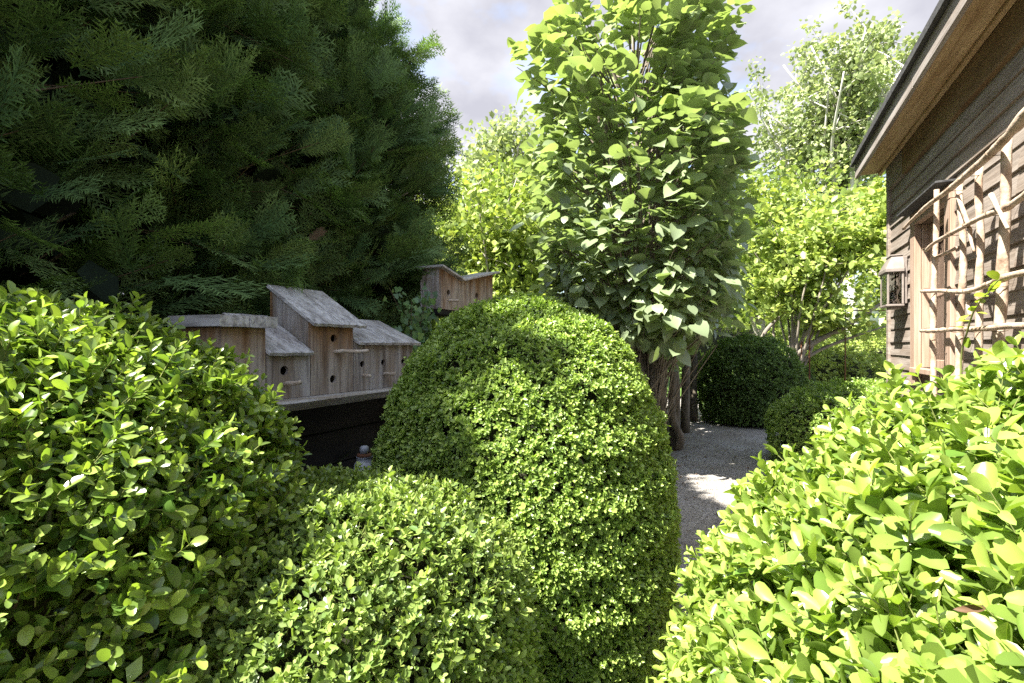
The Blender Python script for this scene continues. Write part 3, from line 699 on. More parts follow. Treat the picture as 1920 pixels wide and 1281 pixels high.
# ------------------------------------------------------------------ clipped shrubs
class Shape:
    def __init__(s, c, Rx, Ry, zc, H, Hl=None, eh=2.0, ev=2.2, bump=.03, bscale=.25, seed=0):
        s.c = np.array([c[0], c[1], zc]); s.R = (Rx, Ry); s.Hu = H-zc; s.Hl = Hl or zc*1.4; s.eh, s.ev = eh, ev
        s.b = bump; s.n1 = Noise(seed+100, bscale); s.n2 = Noise(seed+200, bscale*.4)
    def val(s, q):
        a = (np.abs(q[:, 0]/s.R[0])**s.eh+np.abs(q[:, 1]/s.R[1])**s.eh)**(1/s.eh)
        h = np.where(q[:, 2] > 0, s.Hu, s.Hl)
        return (a**s.ev+np.abs(q[:, 2]/h)**s.ev)**(1/s.ev)
    def sample(s, n, rng):
        P, Nn = [], []; got = 0
        while got < n:
            d = unit(rng.normal(size=(n, 3)))
            r = 1/s.val(d); p = d*r[:, None]
            e = 1e-4
            g = np.stack([(s.val(p+np.eye(3)[k]*e)-s.val(p-np.eye(3)[k]*e)) for k in range(3)], 1); g = unit(g)
            wgt = r**2/np.maximum((g*d).sum(1), .2); wgt /= np.percentile(wgt, 98)
            keep = (rng.uniform(size=n) < wgt) & (p[:, 2]+s.c[2] > .04)
            P.append(p[keep]); Nn.append(g[keep]); got += keep.sum()
        p = np.vstack(P)[:n]; g = np.vstack(Nn)[:n]
        w = p+s.c
        return w+g*(s.b*(s.n1(w)*.7+s.n2(w)*.3))[:, None], g
    def hull(s, k, nu=40, nv=26):
        V = []
        for i in range(nv+1):
            th = math.pi*i/nv
            for j in range(nu):
                ph = 2*math.pi*j/nu; V.append((math.sin(th)*math.cos(ph), math.sin(th)*math.sin(ph), math.cos(th)))
        V = np.array(V); V = V/s.val(V)[:, None]*k + s.c
        V[:, 2] = np.maximum(V[:, 2], .03)
        F = []
        for i in range(nv):
            for j in range(nu):
                a, b = i*nu+j, i*nu+(j+1) % nu; F += [(a, a+nu, b+nu), (a, b+nu, b)]
        return V, np.array(F)
def shoots(p, n, rng, ll, sl, K, spread=.45, up=.35, tip=.5, base=.05, sizevar=.26):
    """paired leaves along short shoots; returns leaf arrays and the shoot axes"""
    m = len(p)
    a = unit(n*.8+np.array([0, 0, up])+rng.normal(size=(m, 3))*spread)
    e1 = perp(a, rng); e2 = np.cross(a, e1)
    Ls = sl*rng.uniform(.6, 1.25, m); lsz = ll*rng.normal(1, sizevar, m).clip(.55, 1.5)
    sh_t = rng.beta(1.3, 2.6, m)
    phi0 = rng.uniform(0, 6.28, m)
    pos, D, Nn, Sz, Ti = [], [], [], [], []
    for k in range(K):
        t = (k+.6)/K
        base_p = p+a*(Ls*t)[:, None]
        ph = phi0+k*math.pi/2+rng.normal(size=m)*.25
        r = np.cos(ph)[:, None]*e1+np.sin(ph)[:, None]*e2
        for sg in (-1, 1):
            th = np.radians((82-50*t)+rng.normal(size=m)*12)
            d = a*np.cos(th)[:, None]+sg*r*np.sin(th)[:, None]
            d = unit(d+rng.normal(size=(m, 3))*.10)
            nn = a-(a*d).sum(1, keepdims=True)*d+rng.normal(size=(m, 3))*.22+np.array([0, 0, .25])
            d, nn = frame(d, nn)
            pos.append(base_p); D.append(d); Nn.append(nn)
            Sz.append(lsz*(.72+.38*math.sin(math.pi*min(1, .25+t*.75)))*rng.uniform(.85, 1.12, m))
            Ti.append(np.clip(base+sh_t*.55+tip*(t**2)*rng.uniform(.3, 1.2, m)+rng.normal(size=m)*.05, 0, 1))
    L = (np.vstack(pos), np.vstack(D), np.vstack(Nn), np.concatenate(Sz), np.concatenate(Ti), rng.uniform(.85, 1.2, m*2*K))
    return L, (p, p+a*Ls[:, None])
def stems_mesh(A, B, r, rng):
    m = len(A); d = unit(B-A); e1 = perp(d, rng); e2 = np.cross(d, e1)
    V = np.empty((m, 6, 3))
    for j in range(3):
        c, s_ = math.cos(j*2.094), math.sin(j*2.094)
        V[:, j] = A-d*.02+r*(c*e1+s_*e2); V[:, j+3] = B+.55*r*(c*e1+s_*e2)
    Fq = np.array([(0, 1, 4), (0, 4, 3), (1, 2, 5), (1, 5, 4), (2, 0, 3), (2, 3, 5)])
    return V.reshape(-1, 3), (Fq[None]+(np.arange(m)*6)[:, None, None]).reshape(-1, 3)
def shrub(label, shape, nshoot, ll, sl, K, T, mat, seed, parts=0, name='boxwood_shrub', depth=.05, clip=None, stem_r=.0011, core=.86, hidden=.3, frame_ok=None, holes=0.0, stray=.006, stems=True, cat='shrub', group=None, margin=160, **kw):
    rng = np.random.default_rng(seed)
    t = thing(name, label, cat, (shape.c[0], shape.c[1], 0), group)
    p, n = shape.sample(nshoot, rng)
    view = unit(CAM-p)
    face = (n*view).sum(1)
    seen = in_view(p, margin) & (face > -.3)
    keep = seen | (rng.uniform(size=len(p)) < hidden)
    if clip is not None: keep &= clip(p)
    if holes:
        hn = Noise(seed+7, .30)
        keep &= ~((hn(p) > 1.55-holes) & (rng.uniform(size=len(p)) < .8))
    p, n, seen = p[keep], n[keep], seen[keep]
    dd = np.abs(rng.normal(size=len(p)))*depth
    p = p-n*(dd+sl*.55)[:, None]
    st = rng.uniform(size=len(p)) < stray; p[st] += n[st]*(sl*rng.uniform(.5, 1.1, st.sum()))[:, None]
    hp, hn_ = p[~seen], n[~seen]
    L, (A, B) = shoots(p[seen], n[seen], rng, ll, sl, K, **kw)
    if len(hp):        # flanks turned away from the photograph: plainer, slightly larger leaves
        HL, _ = shoots(hp, hn_, rng, ll*1.3, sl*1.1, K, **kw)
        V, F, ti = place(*T_diamond(.28), *HL); mesh_np('foliage', V, F, mat, t, ti, True, 'stuff')
    Tv, Tf = T
    Tv = variants(Tv, seed, 6 if parts else 3); var = rng.integers(0, len(Tv), len(L[0]))
    rest = np.ones(len(L[0]), bool)
    if parts:
        rest = ~leaf_parts(t, 'leaf', Tv, Tf, mat, L, parts, frame_ok, var)
    V, F, ti = place(Tv[var[rest]], Tf, *[q[rest] for q in L[:5]], L[5][rest])
    mesh_np('foliage', V, F, mat, t, ti, True, 'stuff')
    if stems:
        V, F = stems_mesh(A, B, stem_r, rng); mesh_np('stems', V, F, M['stem_green'], t, None, False, 'stuff')
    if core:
        V, F = shape.hull(core)  # closed dark hull added to block the view through the leaves
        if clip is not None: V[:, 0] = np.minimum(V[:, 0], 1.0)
        mesh_np('dark_hull', V, F, M['core'], t, None, True)
        # brown twigs running from the stock out to the clipped face
        k = 140; q, qn = shape.sample(k, rng)
        if clip is not None: q = q[clip(q)]
        tw = []
        for e in q:
            b0 = np.array([shape.c[0], shape.c[1], .05+.5*(e[2])*rng.uniform(.3, .9)]); b0 = b0+(e-b0)*.55
            tw.append(tube(wobble(b0, e-unit(e-b0)*.03, 5, .012, rng), np.linspace(.006, .0018, 5), 4, False))
        V, F = join(tw); mesh_np('twigs', V, F, M['twig'], t, None, False, 'stuff')
    return t
not_shed = lambda p: p[:, 0] < 1.03
shrub('large-leaved boxwood filling the lower left, half sunlit', Shape((-1.397, .373), .65, .65, .846, 1.44, 1.24, 1.84, 2.26, .030, .28, 1), 17500, .0255, .064, 4, T_box(.225), M['box_big'], 11, 300, depth=.05, hidden=.6, margin=60, tip=.62, base=.03, spread=.5, stem_r=.0013)
shrub('bright fresh-leaved boxwood at the lower right against the shed', Shape((.763, 1.083), .96, .96, .357, 1.37, .93, 2.08, 2.0, .030, .30, 2), 19000, .033, .076, 4, T_box(.23), M['box_right'], 12, 300, depth=.05, hidden=.5, margin=60, clip=not_shed, tip=.6, base=.12, spread=.5, stem_r=.0014)
shrub('tall clipped boxwood dome beside the path, its left flank shaded', Shape((-.956, 2.06), .68, .68, .45, 1.562, 1.22, 2.04, 2.36, .011, .22, 3), 34000, .0168, .028, 3, T_small(.27), M['box_dome'], 13, 0, depth=.008, hidden=.5, margin=60, tip=.6, base=.06, spread=.34, stems=False)
shrub('low flat-topped boxwood block in front of the tall dome', Shape((-.937, .822), .507, .507, .617, 1.005, 1.36, 2.5, 2.5, .013, .25, 4), 19000, .0172, .032, 3, T_small(.27), M['box_mid'], 14, 300, depth=.014, hidden=.5, margin=60, tip=.55, base=.05, spread=.42, stems=True, stem_r=.0009)
shrub('dark round clipped ball at the far end of the gravel path', Shape((.02, 9.6), .86, .86, .6, 1.53, 1.2, 2.0, 2.3, .03, .3, 5), 11000, .036, .05, 2, T_diamond(.3), M['box_far'], 15, 0, depth=.03, hidden=.3, tip=.4, stems=False)
shrub('low clipped mound on the right edge of the path past the shed corner', Shape((1.18, 6.45), 1.0, 1.0, .35, .95, .7, 2.2, 2.3, .03, .3, 6), 9500, .031, .045, 2, T_diamond(.3), M['box_dome'], 16, 0, depth=.03, hidden=.3, tip=.5, stems=False)
shrub('dark low hedge standing behind the linden trunks', Shape((-1.95, 8.2), .45, 2.6, .7, 1.65, 1.2, 4.0, 3.5, .05, .4, 7), 5500, .042, .05, 2, T_diamond(.3), M['box_far'], 17, 0, name='clipped_hedge', cat='hedge', depth=.05, hidden=.3, tip=.3, stems=False)

# ------------------------------------------------------------------ conifer hedge behind the birdhouses
def T_spray(seed, plain=False):
    """flat fern-like spray along +x in the xy plane, length 1; thin tapered blades"""
    rr = random.Random(seed); V, F, tt = [], [], []
    def blade(p, ang, ln, w, tip, z0, z1, full=False):
        i = len(V); c, s_ = math.cos(ang), math.sin(ang)
        V.append((p[0]-s_*w/2, p[1]+c*w/2, z0)); V.append((p[0]+s_*w/2, p[1]-c*w/2, z0)); V.append((p[0]+c*ln, p[1]+s_*ln, z1)); F.append((i+1, i+2, i)); tt.extend([tip*.6, tip*.6, tip])
    K = 10
    for k in range(4): blade((k*.25, 0), rr.uniform(-.04, .04), .34, .022-.003*k, .1+.1*k, -.10*(k/4)**2, -.10*((k+1)/4)**2)
    for k in range(K):
        t = .05+.9*k/K
        for sg in (-1, 1):
            if rr.random() < .08: continue
            ln = .40*(math.sin(math.pi*(t*.78+.2))**.8)*rr.uniform(.75, 1.2); an = sg*math.radians(rr.uniform(30, 48)); z0 = -.10*t*t; dz = rr.uniform(-.05, .05)
            px, py = t, 0.0
            blade((px, py), an, ln, .12 if plain else .024, .35+.3*t, z0, z0+dz)
            if plain: V[-1] = (V[-1][0]*1.0, V[-1][1]*1.25, V[-1][2]); continue
            m = max(2, int(ln/.07))
            for q in range(m):
                u = (q+.5)/m
                x, y = px+math.cos(an)*ln*u, py+math.sin(an)*ln*u
                for s2 in (-1, 1):
                    blade((x, y), an+s2*math.radians(rr.uniform(28, 45)), .135*(1.1-u*.5)*rr.uniform(.8, 1.3), .029, .45+.35*t+.15*u, z0+dz*u, z0+dz*u+rr.uniform(-.02, .02))
    V = np.array(V); 
    return V, np.array(F), np.array(tt)
def conifer_hedge():
    rng = np.random.default_rng(41)
    t = thing('conifer_hedge', 'tall dark green conifer hedge rising behind the birdhouses', 'hedge', (-3.4, 1.5, 0))
    crowns = [(-3.70, -2.3, 1.12, 3.5), (-3.58, -.55, 1.17, 5.45), (-3.56, .60, 1.22, 5.7), (-3.56, 1.85, 1.12, 5.2), (-3.58, 3.27, 1.12, 4.7)]
    shapes = []
    for i, (x, y, R, H) in enumerate(crowns):
        shapes.append(Shape((x, y), R, R, 2.2, H, 3.6, 2.0, 2.2 if i < 1 else 4.0 if i < 4 else 2.15, .17, .85, 60+i))
    def inside(p, skip):
        m = np.zeros(len(p), bool)
        for j, s in enumerate(shapes):
            if j != skip: m |= s.val(p-s.c) < .90
        return m
    P, Nn, Lo = [], [], []
    for i, s in enumerate(shapes):
        p, n = s.sample(4600 if i >= 2 else 2600, rng)
        face = (n*unit(CAM-p)).sum(1)
        k = ~inside(p, i) & ((in_view(p, 250) & (face > -.35)) | (rng.uniform(size=len(p)) < (1 if i < 4 else .5)))
        P.append(p[k]); Nn.append(n[k])
    p = np.vstack(P); n = np.vstack(Nn); m = len(p)
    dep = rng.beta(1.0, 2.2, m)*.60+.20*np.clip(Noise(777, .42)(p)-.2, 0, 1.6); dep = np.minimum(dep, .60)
    p = p-n*(dep+.12)[:, None]
    sweep = np.array([.10, .25, .35])
    d = unit(n*.75+sweep+rng.normal(size=(m, 3))*.38)
    roll = unit(n*.5+np.array([0, 0, .5])+rng.normal(size=(m, 3))*.6)
    d, nn = frame(d, roll)
    s = rng.uniform(.22, .42, m)
    s[~in_view(p, 330)] *= 1.45
    ti = np.clip(.62*(1-dep/.60)**1.6*rng.beta(1.3, 2.2, m)-.06, 0, 1)  # shade put into the tint: sprays deeper in the hedge are darker
    var = rng.integers(0, 3, m)
    Vs, Fs, Ts, o = [], [], [], 0
    vis = in_view(p, 330)
    for q in range(6):
        TV, TF, TT = T_spray(70+q % 3, q > 2); k = (var == q % 3) & (vis if q < 3 else ~vis)
        V, F, tt = place(TV, TF, p[k], d[k], nn[k], s[k], ti[k], rng.uniform(.8, 1.2, k.sum()), TT*.5-.08)
        Vs.append(V); Fs.append(F+o); Ts.append(tt); o += len(V)
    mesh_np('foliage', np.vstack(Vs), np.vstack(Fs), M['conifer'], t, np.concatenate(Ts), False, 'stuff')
    kk = rng.permutation(m)[:2600]; A = p[kk]-d[kk]*.30+rng.normal(size=(len(kk), 3))*.05
    V, F = stems_mesh(A, p[kk]+d[kk]*s[kk][:, None]*.55, .0045, rng); mesh_np('twigs', V, F, M['twig'], t, None, False, 'stuff')
    # big near-black leaves added inside, loosely closed, to stop light leaking through
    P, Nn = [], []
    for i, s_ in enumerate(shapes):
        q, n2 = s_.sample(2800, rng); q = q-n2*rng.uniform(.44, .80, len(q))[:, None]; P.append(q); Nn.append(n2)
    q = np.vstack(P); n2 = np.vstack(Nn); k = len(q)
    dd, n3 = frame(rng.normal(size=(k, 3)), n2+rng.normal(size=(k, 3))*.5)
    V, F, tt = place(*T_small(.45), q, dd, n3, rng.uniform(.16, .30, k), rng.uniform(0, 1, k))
    mesh_np('dark_infill', V, F, M['conifer_infill'], t, tt, False, 'stuff')
    for (x, y, R, H) in crowns:
        V, F = tube(wobble((x, y, 0), (x+.05, y, H-.4), 9, .03, rng), np.linspace(.13, .02, 9), 10); mesh_np('trunk', V, F, M['bark'], t)
        bl = []
        for z in np.linspace(.5, H-.7, 26):
            a = rng.uniform(0, 6.28); r = .85*R*min(1, (H-z)/1.2)
            e = np.array([x+r*math.cos(a), y+r*math.sin(a), z+.35]); bl.append(tube(wobble((x, y, z), e, 5, .03, rng), np.linspace(.022, .006, 5), 5, False))
        V, F = join(bl); mesh_np('branches', V, F, M['bark'], t, None, False, 'stuff')
    # the few dead brown sprigs
    for (px, py, dpt, sc) in ((578, 452, 3.0, .12),):
        c = CAM+dpt*(FWD+(px-960)/907*RGT+np.array([0, 0, (650-py)/907]))
        TV, TF, TT = T_spray(90+px % 7)
        dq, nq = frame(np.array([[.5, .3, .5]])+rng.normal(size=(1, 3))*.3, np.array([[.6, -.5, .3]]))
        V, F, tt = place(TV, TF, c[None], dq, nq, np.array([sc]), np.array([.2]), None, TT*.5)
        mesh_np('dead_sprig', V, F, M['dead'], t, tt, False, label='dry brown sprig in the dark conifer')
conifer_hedge()

# ------------------------------------------------------------------ linden row (pleached) along the path
def lindens():
    rng = np.random.default_rng(23)
    spots = [(-.93, 5.37), (-.90, 6.78), (-.90, 8.0), (-.90, 9.3)]
    labels = ['large-leaved linden nearest the camera, bushy down to its forked stems', 'linden with a crooked sucker at its foot, second trunk in the row',
              'linden with a straight slim trunk, third in the row', 'linden farthest along the path, fourth trunk in the row']
    TV, TF = T_heart()
    for i, (x, y) in enumerate(spots):
        t = thing('linden_tree', labels[i], 'tree', (x, y, 0), 'lindens trained in a row along the path')
        cx = x-.22 if i == 0 else x-.2
        bot, top = (1.36, 5.0) if i == 0 else (1.70, 4.7)
        sh = Shape((cx, y+(-.02 if i == 0 else 0)), .95, .98 if i == 0 else .72, (bot+top)/2, top, (top-bot)/2, 3.6, 5.0, .12, .7, 80+i)
        # stems
        if i == 0:
            k = 7
            for j in range(k):
                a = 2*math.pi*j/k+.4; f0 = np.array([x+.09*math.cos(a), y+.09*math.sin(a), .0]); e = np.array([cx+.62*math.cos(a)*rng.uniform(.5, 1.1), y+.6*math.sin(a)*rng.uniform(.5, 1.1), top-.4])
                P = smooth_path([f0, f0+np.array([.02*math.cos(a), .02*math.sin(a), 1.0]), (f0*.45+e*.55)*np.array([1, 1, 0])+np.array([0, 0, 2.4]), e], 16)
                V, F = tube(P, np.linspace(.050, .010, 16), 9); mesh_np('trunk', V, F, M['bark'], t, smooth=True)
            st = []
            for j in range(16):
                a = rng.uniform(-2.6, .3); z = rng.uniform(.35, 1.0)
                e = np.array([x+rng.uniform(.25, .6)*math.cos(a)+.1, y+rng.uniform(.2, .6)*math.sin(a), z+rng.uniform(.7, 1.2)])
                st.append(tube(smooth_path([(x+.05*math.cos(a), y+.05*math.sin(a), z*.6), (x+.16*math.cos(a), y+.16*math.sin(a), z+.25), e], 8), np.linspace(.014, .005, 8), 6, False))
            V, F = join(st); mesh_np('suckers', V, F, M['bark'], t, None, True)
        else:
            P = wobble((x, y, 0), (x, y, top-.6), 12, .010, rng)
            V, F = tube(P, np.linspace(.072, .03, 12), 12); mesh_np('trunk', V, F, M['bark'], t, smooth=True)
            if i == 1:
                P = smooth_path([(x+.06, y-.16, 0), (x+.10, y-.17, .16), (x+.02, y-.15, .34), (x-.02, y-.12, .6), (x+.0, y-.08, 1.0), (x, y-.03, 1.7)], 20)
                V, F = tube(P, np.linspace(.055, .04, 20), 10); mesh_np('sucker', V, F, M['bark'], t, smooth=True, label='crooked stem at the foot of the trunk')
        # twigs to the face
        q, qn = sh.sample(260 if i == 0 else 90, rng); bl = []
        for e in q:
            s0 = np.array([cx+(e[0]-cx)*.25, y+(e[1]-y)*.25, max(bot-.5, e[2]-rng.uniform(.35, .9))])
            bl.append(tube(smooth_path([s0, s0*.5+e*.5+np.array([0, 0, .06]), e], 6), np.linspace(.013, .003, 6), 5, False))
        V, F = join(bl); mesh_np('branches', V, F, M['bark'], t, None, True, 'stuff')
        # leaves
        m = 7000 if i == 0 else 1500
        p, n = sh.sample(m, rng)
        face = (n*unit(CAM-p)).sum(1)
        k = (face > -.25) & in_view(p, 200) | (rng.uniform(size=m) < .55); p, n = p[k], n[k]; m = len(p)
        gap = Noise(700+i, .55)(p*np.array([1, 1, 1.6])); k = (gap > -1.05) | (rng.uniform(size=m) < .25); p, n = p[k], n[k]; m = len(p)
        dep = rng.beta(1, 2.2, m)*.55
        p = p-n*dep[:, None]+rng.normal(size=(m, 3))*.04
        # leave the underside and the core open
        up = np.array([0, 0, 1.0])
        lo = np.clip((3.0-p[:, 2])/1.4, 0, 1)[:, None]
        d = unit(n*np.array([1, 1, .3])*.8+np.array([0, 0, -1.0])*(.05+.40*lo)+rng.normal(size=(m, 3))*.36)
        nn = up*1.0+n*(.15+.42*lo)+rng.normal(size=(m, 3))*.27
        d, nn = frame(d, nn)
        s = rng.uniform(.075, .18, m)*(1 if i == 0 else 1.05)
        ti = np.clip(.05+.5*np.clip((p[:, 2]-2.6)/2.4, 0, 1)*rng.uniform(.3, 1.2, m)+rng.beta(1, 4, m)*.4, 0, 1)  # sky sheen and backlight put into the tint: greyer low, yellower high
        Lf = (p, d, nn, s, ti, rng.uniform(.88, 1.15, m))
        rest = np.ones(m, bool)
        TVv = variants(TV, 60+i, 7, .35, .18, .18, .12); var = rng.integers(0, 7, m)
        if i == 0: rest = ~leaf_parts(t, 'leaf', TVv, TF, M['linden'], Lf, 300, lambda a, b: (b < 660) & ((b < 550) | (a > 1120)), var)
        V, F, tt = place(TVv[var[rest]], TF, *[z[rest] for z in Lf[:5]], Lf[5][rest])
        mesh_np('foliage', V, F, M['linden'], t, tt, True, 'stuff')
lindens()

# ------------------------------------------------------------------ background trees and shrubs
def tree(label, base, trunk_top, crown_c, crown_r, nlimb, nsub, nleaf, lsize, mat, bark, seed, r0=.12, T=None, extra=(), name='deciduous_tree', clump=.35, updir=.5, flat=.55, group='trees beyond the garden', shell=.35):
    rng = np.random.default_rng(seed)
    t = thing(name, label, 'tree', base, group)
    base, crown_c, crown_r = map(lambda a: np.array(a, float), (base, crown_c, crown_r))
    top = np.array(trunk_top, float)
    P = smooth_path([base, base*.6+top*.4+rng.normal(size=3)*.05, top], 12)
    V, F = tube(P, np.linspace(r0, r0*.6, 12), 10); mesh_np('trunk', V, F, M[bark], t, smooth=True)
    tips = []; sub = []
    for (ctrl, ra, rb) in extra:
        Q = smooth_path(ctrl, 14); V, F = tube(Q, np.linspace(ra, rb, 14), 8); mesh_np('limb', V, F, M[bark], t, smooth=True); tips += [Q[-1], Q[-3], Q[-5]]
    for j in range(nlimb):
        d = unit(rng.normal(size=3)); d[2] = abs(d[2])*.8+.1*d[2]
        e = crown_c+d*crown_r*rng.uniform(.5, .9); s0 = P[rng.integers(6, 12)]
        mid = s0*.55+e*.45+np.array([0, 0, .12*np.linalg.norm(e-s0)])+rng.normal(size=3)*.06*np.linalg.norm(e-s0)
        Q = smooth_path([s0, mid, e], 10); rr = r0*.42
        V, F = tube(Q, np.linspace(rr, rr*.22, 10), 7); mesh_np('limb', V, F, M[bark], t, smooth=True)
        for k in range(nsub):
            a = Q[rng.integers(3, 10)]
            g = unit(rng.normal(size=3)+np.array([0, 0, .25]))*crown_r*rng.uniform(.25, .55)
            b = a+g
            v = (b-crown_c)/crown_r; ln = np.linalg.norm(v)
            if ln > 1: b = crown_c+v/ln*crown_r*rng.uniform(.9, 1.05)
            W = smooth_path([a, a*.5+b*.5+np.array([0, 0, .06])*np.linalg.norm(b-a), b], 6)
            sub.append(tube(W, np.linspace(rr*.24, rr*.06, 6), 4, False)); tips += [W[2], W[3], W[4], W[5], W[5]]
    V, F = join(sub); mesh_np('branches', V, F, M[bark], t, None, True, 'stuff')
    tips = np.array(tips)
    c = tips[rng.integers(0, len(tips), nleaf)]
    p = c+rng.normal(size=(nleaf, 3))*clump*crown_r.min()*np.array([1, 1, flat])
    d, n = frame(rng.normal(size=(nleaf, 3))+np.array([0, 0, -.3]), np.array([0, 0, updir])+rng.normal(size=(nleaf, 3))*.45)
    s = lsize*rng.uniform(.6, 1.3, nleaf)
    ti = np.clip(rng.beta(1.5, 2, nleaf), 0, 1)
    V, F, tt = place(*(T or T_small(.32)), p, d, n, s, ti)
    mesh_np('crown', V, F, M[mat], t, tt, False, 'stuff')
    return t
def at(px, py, t): return CAM+t*(FWD+(px-960)/907*RGT+np.array([0, 0, (650-py)/907]))
def onground(px, t): q = at(px, 650, t); return np.array([q[0], q[1], 0.0])
tree('small yellow-green tree with slanting grey limbs left of the lantern', onground(1478, 10.4), at(1484, 668, 10.4), at(1540, 465, 10.6), (2.1, 1.6, 1.9), 12, 11, 8500, .15, 'tree_a', 'bark_mid', 201, .07, clump=.12, flat=.25, updir=.9,
     extra=[([at(1480, 672, 10.4), at(1530, 640, 10.2), at(1590, 610, 10.0), at(1665, 560, 9.9)], .075, .03), ([at(1415, 690, 10.6), at(1432, 628, 10.5), at(1460, 594, 10.4), at(1490, 548, 10.4)], .06, .02),
            ([at(1482, 690, 10.4), at(1540, 655, 10.5), at(1610, 628, 10.5), at(1660, 612, 10.5)], .045, .02), ([at(1450, 655, 10.6), at(1452, 590, 10.6), at(1462, 540, 10.6)], .03, .012)])
tree('tall airy tree with pale forking limbs against the sky', onground(1600, 25), at(1575, 330, 25), at(1545, 215, 25), (4.9, 4.2, 5.4), 24, 11, 19000, .25, 'tree_b', 'bark_pale', 202, .36, clump=.06, T=T_diamond(.36))
tree('slim open tree beside the tall airy one, over the shed roof', onground(1640, 27), at(1640, 260, 27), at(1655, 200, 27), (2.4, 2.4, 5.2), 9, 8, 3200, .25, 'tree_b', 'bark_pale', 212, .24, clump=.09, T=T_diamond(.36))
tree('dense mid-green tree showing between conifer hedge and linden', onground(930, 8.7), at(925, 560, 8.7), at(925, 445, 8.8), (1.5, 1.4, 1.65), 11, 10, 11000, .12, 'tree_c', 'bark_grey', 203, .09, clump=.2)
tree('taller pale tree peeping over the mid-green one', onground(945, 19), at(945, 480, 19), at(935, 400, 19), (2.7, 2.6, 3.9), 12, 9, 12000, .22, 'tree_b', 'bark_grey', 204, .20, clump=.16, T=T_diamond(.36))
tree('green tree behind the yellow-green one, close to the linden', onground(1425, 15), at(1430, 560, 15), at(1440, 470, 15), (2.6, 2.4, 3.0), 11, 9, 11000, .18, 'tree_c', 'bark_grey', 205, .16, clump=.18, T=T_diamond(.36))
tree('leafy tree low behind the shed corner', onground(1690, 16), at(1680, 560, 16), at(1680, 480, 16), (2.3, 2.2, 2.8), 9, 9, 9000, .18, 'tree_a', 'bark_grey', 206, .15, clump=.2, T=T_diamond(.36))
tree('tree hidden mostly behind the tall linden', onground(1180, 16), at(1180, 520, 16), at(1180, 430, 16), (3.2, 3.0, 3.6), 10, 9, 9000, .22, 'tree_c', 'bark_grey', 207, .18, clump=.22, T=T_diamond(.36))
tree('low leafy tree behind the end of the conifer hedge', onground(800, 10.5), at(805, 570, 10.5), at(800, 500, 10.5), (1.7, 1.7, 1.9), 10, 8, 8000, .13, 'tree_c', 'bark_grey', 208, .10, clump=.22)
for i, (px, dpt, R, H, lab, mt) in enumerate([
    (1545, 12.2, 1.3, 1.35, 'bright round shrub on the lawn left of the shed corner', 'tree_a'), (1640, 13.5, 1.6, 1.5, 'pale green shrub nearest the shed corner on the lawn', 'tree_a'),
    (1480, 15.0, 1.8, 1.7, 'loose shrub behind the dark clipped ball', 'tree_c'), (1590, 17.5, 2.4, 1.9, 'wide shrub bank far behind the lawn shrubs', 'tree_a'),
    (1700, 19.0, 2.4, 2.2, 'shrub seen past the lantern, far across the lawn', 'tree_c'), (1380, 19, 2.6, 2.4, 'shrub bank behind the lindens', 'tree_c'), (900, 12, 2.2, 2.2, 'shrub filling the gap behind the double birdhouse', 'tree_c')]):
    g = onground(px, dpt)
    shrub(lab, Shape((g[0], g[1]), R, R, H*.4, H, H*.6, 2, 2.2, .15, .7, 300+i), 3200, .075, .10, 2, T_diamond(.34), M[mt], 310+i, 0, name='garden_shrub', depth=.12, hidden=.15, stems=False, core=.8, tip=.4, base=.25, spread=.6, group='shrubs beyond the path')
shrub('small dark clipped cone behind the dark ball', Shape(tuple(onground(1508, 10.9)[:2]), .36, .36, .2, 1.05, .3, 2, 1.4, .03, .3, 330), 2500, .03, .05, 2, T_diamond(.3), M['box_far'], 331, 0, name='clipped_cone', stems=False, tip=.2)
def far_wood():
    rng = np.random.default_rng(77); m = 20000
    a = rng.uniform(-.55, 1.15, m); R = rng.uniform(34, 46, m)
    hn = Noise(5, 9)
    top = 5.5+1.6*hn(np.stack([a*40, a*0, a*0], 1))
    p = R[:, None]*(FWD+np.tan(a).clip(-.6, 1.1)[:, None]*RGT); p[:, 2] = rng.uniform(0, 1, m)**.8*top
    d, n = frame(rng.normal(size=(m, 3)), np.array([0, 0, .5])+rng.normal(size=(m, 3))*.5)
    V, F, tt = place(*T_diamond(.4), p, d, n, rng.uniform(.5, 1.0, m), rng.beta(1.5, 2, m))
    o = mesh_np('distant_wood', V, F, M['tree_b'], None, tt, False, 'stuff'); o['label'] = 'band of distant pale green woodland behind the garden'; o['category'] = 'woodland'
far_wood()

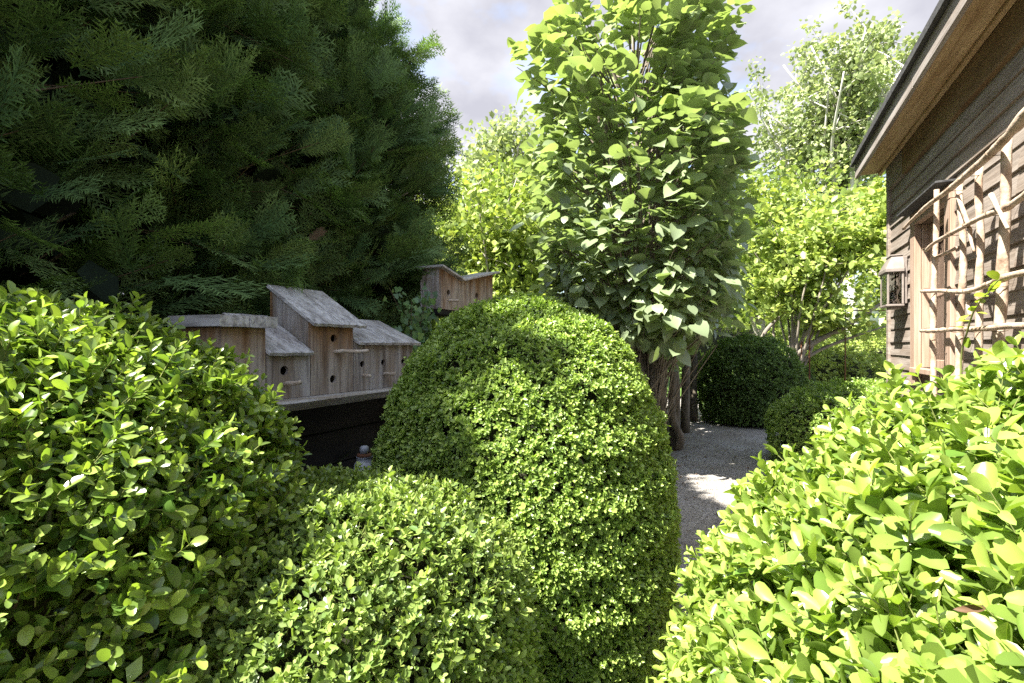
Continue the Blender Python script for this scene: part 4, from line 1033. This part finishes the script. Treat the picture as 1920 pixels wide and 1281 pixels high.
# ------------------------------------------------------------------ ivy beside the double birdhouse
def ivy():
    rng = np.random.default_rng(91)
    t = thing('ivy', 'ivy climbing beside the post of the double birdhouse', 'ivy', (-2.1, 2.9, 0))
    Tv, Tf = T_ivy(); L = [[], [], [], [], [], []]; vines = []
    ctrl = []
    for j in range(7):
        x0, y0 = -2.24+rng.normal()*.04, 2.86+rng.normal()*.07
        P = smooth_path([(x0, y0, 0), (x0+.05, y0+rng.normal()*.05, .7), (x0+.04, y0+rng.normal()*.08, 1.3), (x0+.06, y0+rng.normal()*.10, rng.uniform(1.45, 1.80))], 40)
        vines.append(tube(P, np.linspace(.006, .002, 40), 5, False))
        for q in P[8:]:
            for _ in range(2):
                o = rng.normal(size=3)*np.array([.035, .045, .03])+np.array([.03, -.02, 0]); L[0].append(q+o)
    p = np.array(L[0]); m = len(p)
    d, n = frame(np.array([.2, -.1, -.8])+rng.normal(size=(m, 3))*.5, np.array([.7, -.55, .45])+rng.normal(size=(m, 3))*.35)
    s = rng.uniform(.03, .062, m); ti = rng.beta(1, 3, m)
    Lf = (p, d, n, s, ti, np.ones(m))
    V, F = join(vines); mesh_np('stems', V, F, M['twig'], t, None, False)
    rest = ~leaf_parts(t, 'leaf', Tv, Tf, M['ivy'], Lf, 120)
    V, F, tt = place(Tv, Tf, *[z[rest] for z in Lf[:5]]); mesh_np('foliage', V, F, M['ivy'], t, tt, True, 'stuff')
ivy()
def vine():
    rng = np.random.default_rng(93)
    t = thing('climbing_vine', 'thin young vine on the lower rails of the trellis', 'vine', (.93, 2.9, 0))
    P = smooth_path([(.93, 3.05, .05), (.92, 3.04, .9), (.915, 3.04, 1.28), (.91, 2.95, 1.42), (.905, 2.87, 1.50), (.90, 2.78, 1.545), (.90, 2.70, 1.58), (.90, 2.6, 1.62)], 50)
    V, F = tube(P, np.linspace(.005, .002, 50), 6); mesh_np('stem', V, F, M['stem_green'], t, smooth=True)
    p = P[18::2]+rng.normal(size=(16, 3))*.012; m = len(p)
    d, n = frame(np.array([-.5, -.4, .1])+rng.normal(size=(m, 3))*.5, np.array([-.3, -.2, .8])+rng.normal(size=(m, 3))*.3)
    Tv, Tf = T_box(.33)
    leaf_parts(t, 'leaf', Tv, Tf, M['vine'], (p, d, n, rng.uniform(.035, .06, m), rng.uniform(0, 1, m), np.ones(m)), 16)
vine()
def plant_support():
    t = thing('plant_support', 'thin rusty iron plant support with tall uprights beyond the path', 'plant support', tuple(onground(1518, 10.2)))
    rng = np.random.default_rng(95)
    for px, top in ((1503, 640), (1518, 545)):
        g = onground(px, 10.2); e = at(px, top, 10.2)
        V, F = tube([g, g*.5+e*.5, e], .014, 7); mesh_np('upright', V, F, M['rust'], t)
    a, b = at(1500, 640, 10.2), at(1665, 572, 10.2); a[2] = b[2] = at(1600, 574, 10.2)[2]
    for dz in (0, -.09):
        V, F = tube([at(1585, 574, 10.2)+np.array([0, 0, dz]), b+np.array([0, 0, dz])], .011, 7); mesh_np('crossbar', V, F, M['rust'], t)
    g = onground(1585, 10.2); V, F = tube([g, at(1585, 566, 10.2)], .012, 7); mesh_np('upright', V, F, M['rust'], t)
plant_support()
def dry_leaf():
    c = at(1790, 1145, .50); rng = np.random.default_rng(3)
    T, F = T_box(.13); T = T.copy(); T[:, 2] += .7*(T[:, 0]-.4)**2+1.6*T[:, 1]**2+.5*T[:, 0]*T[:, 1]
    d, n = frame(np.array([[.4, -.2, .2]]), np.array([[-.5, -.6, .6]]))
    V, FF, tt = place(T, F, c[None], d, n, np.array([.028]), np.array([0.2]))
    o = mesh_np('dry_leaf', V, FF, M['dead'], None, tt, True); o['label'] = 'curled dry brown leaf caught in the bright right boxwood'; o['category'] = 'leaf'
dry_leaf()
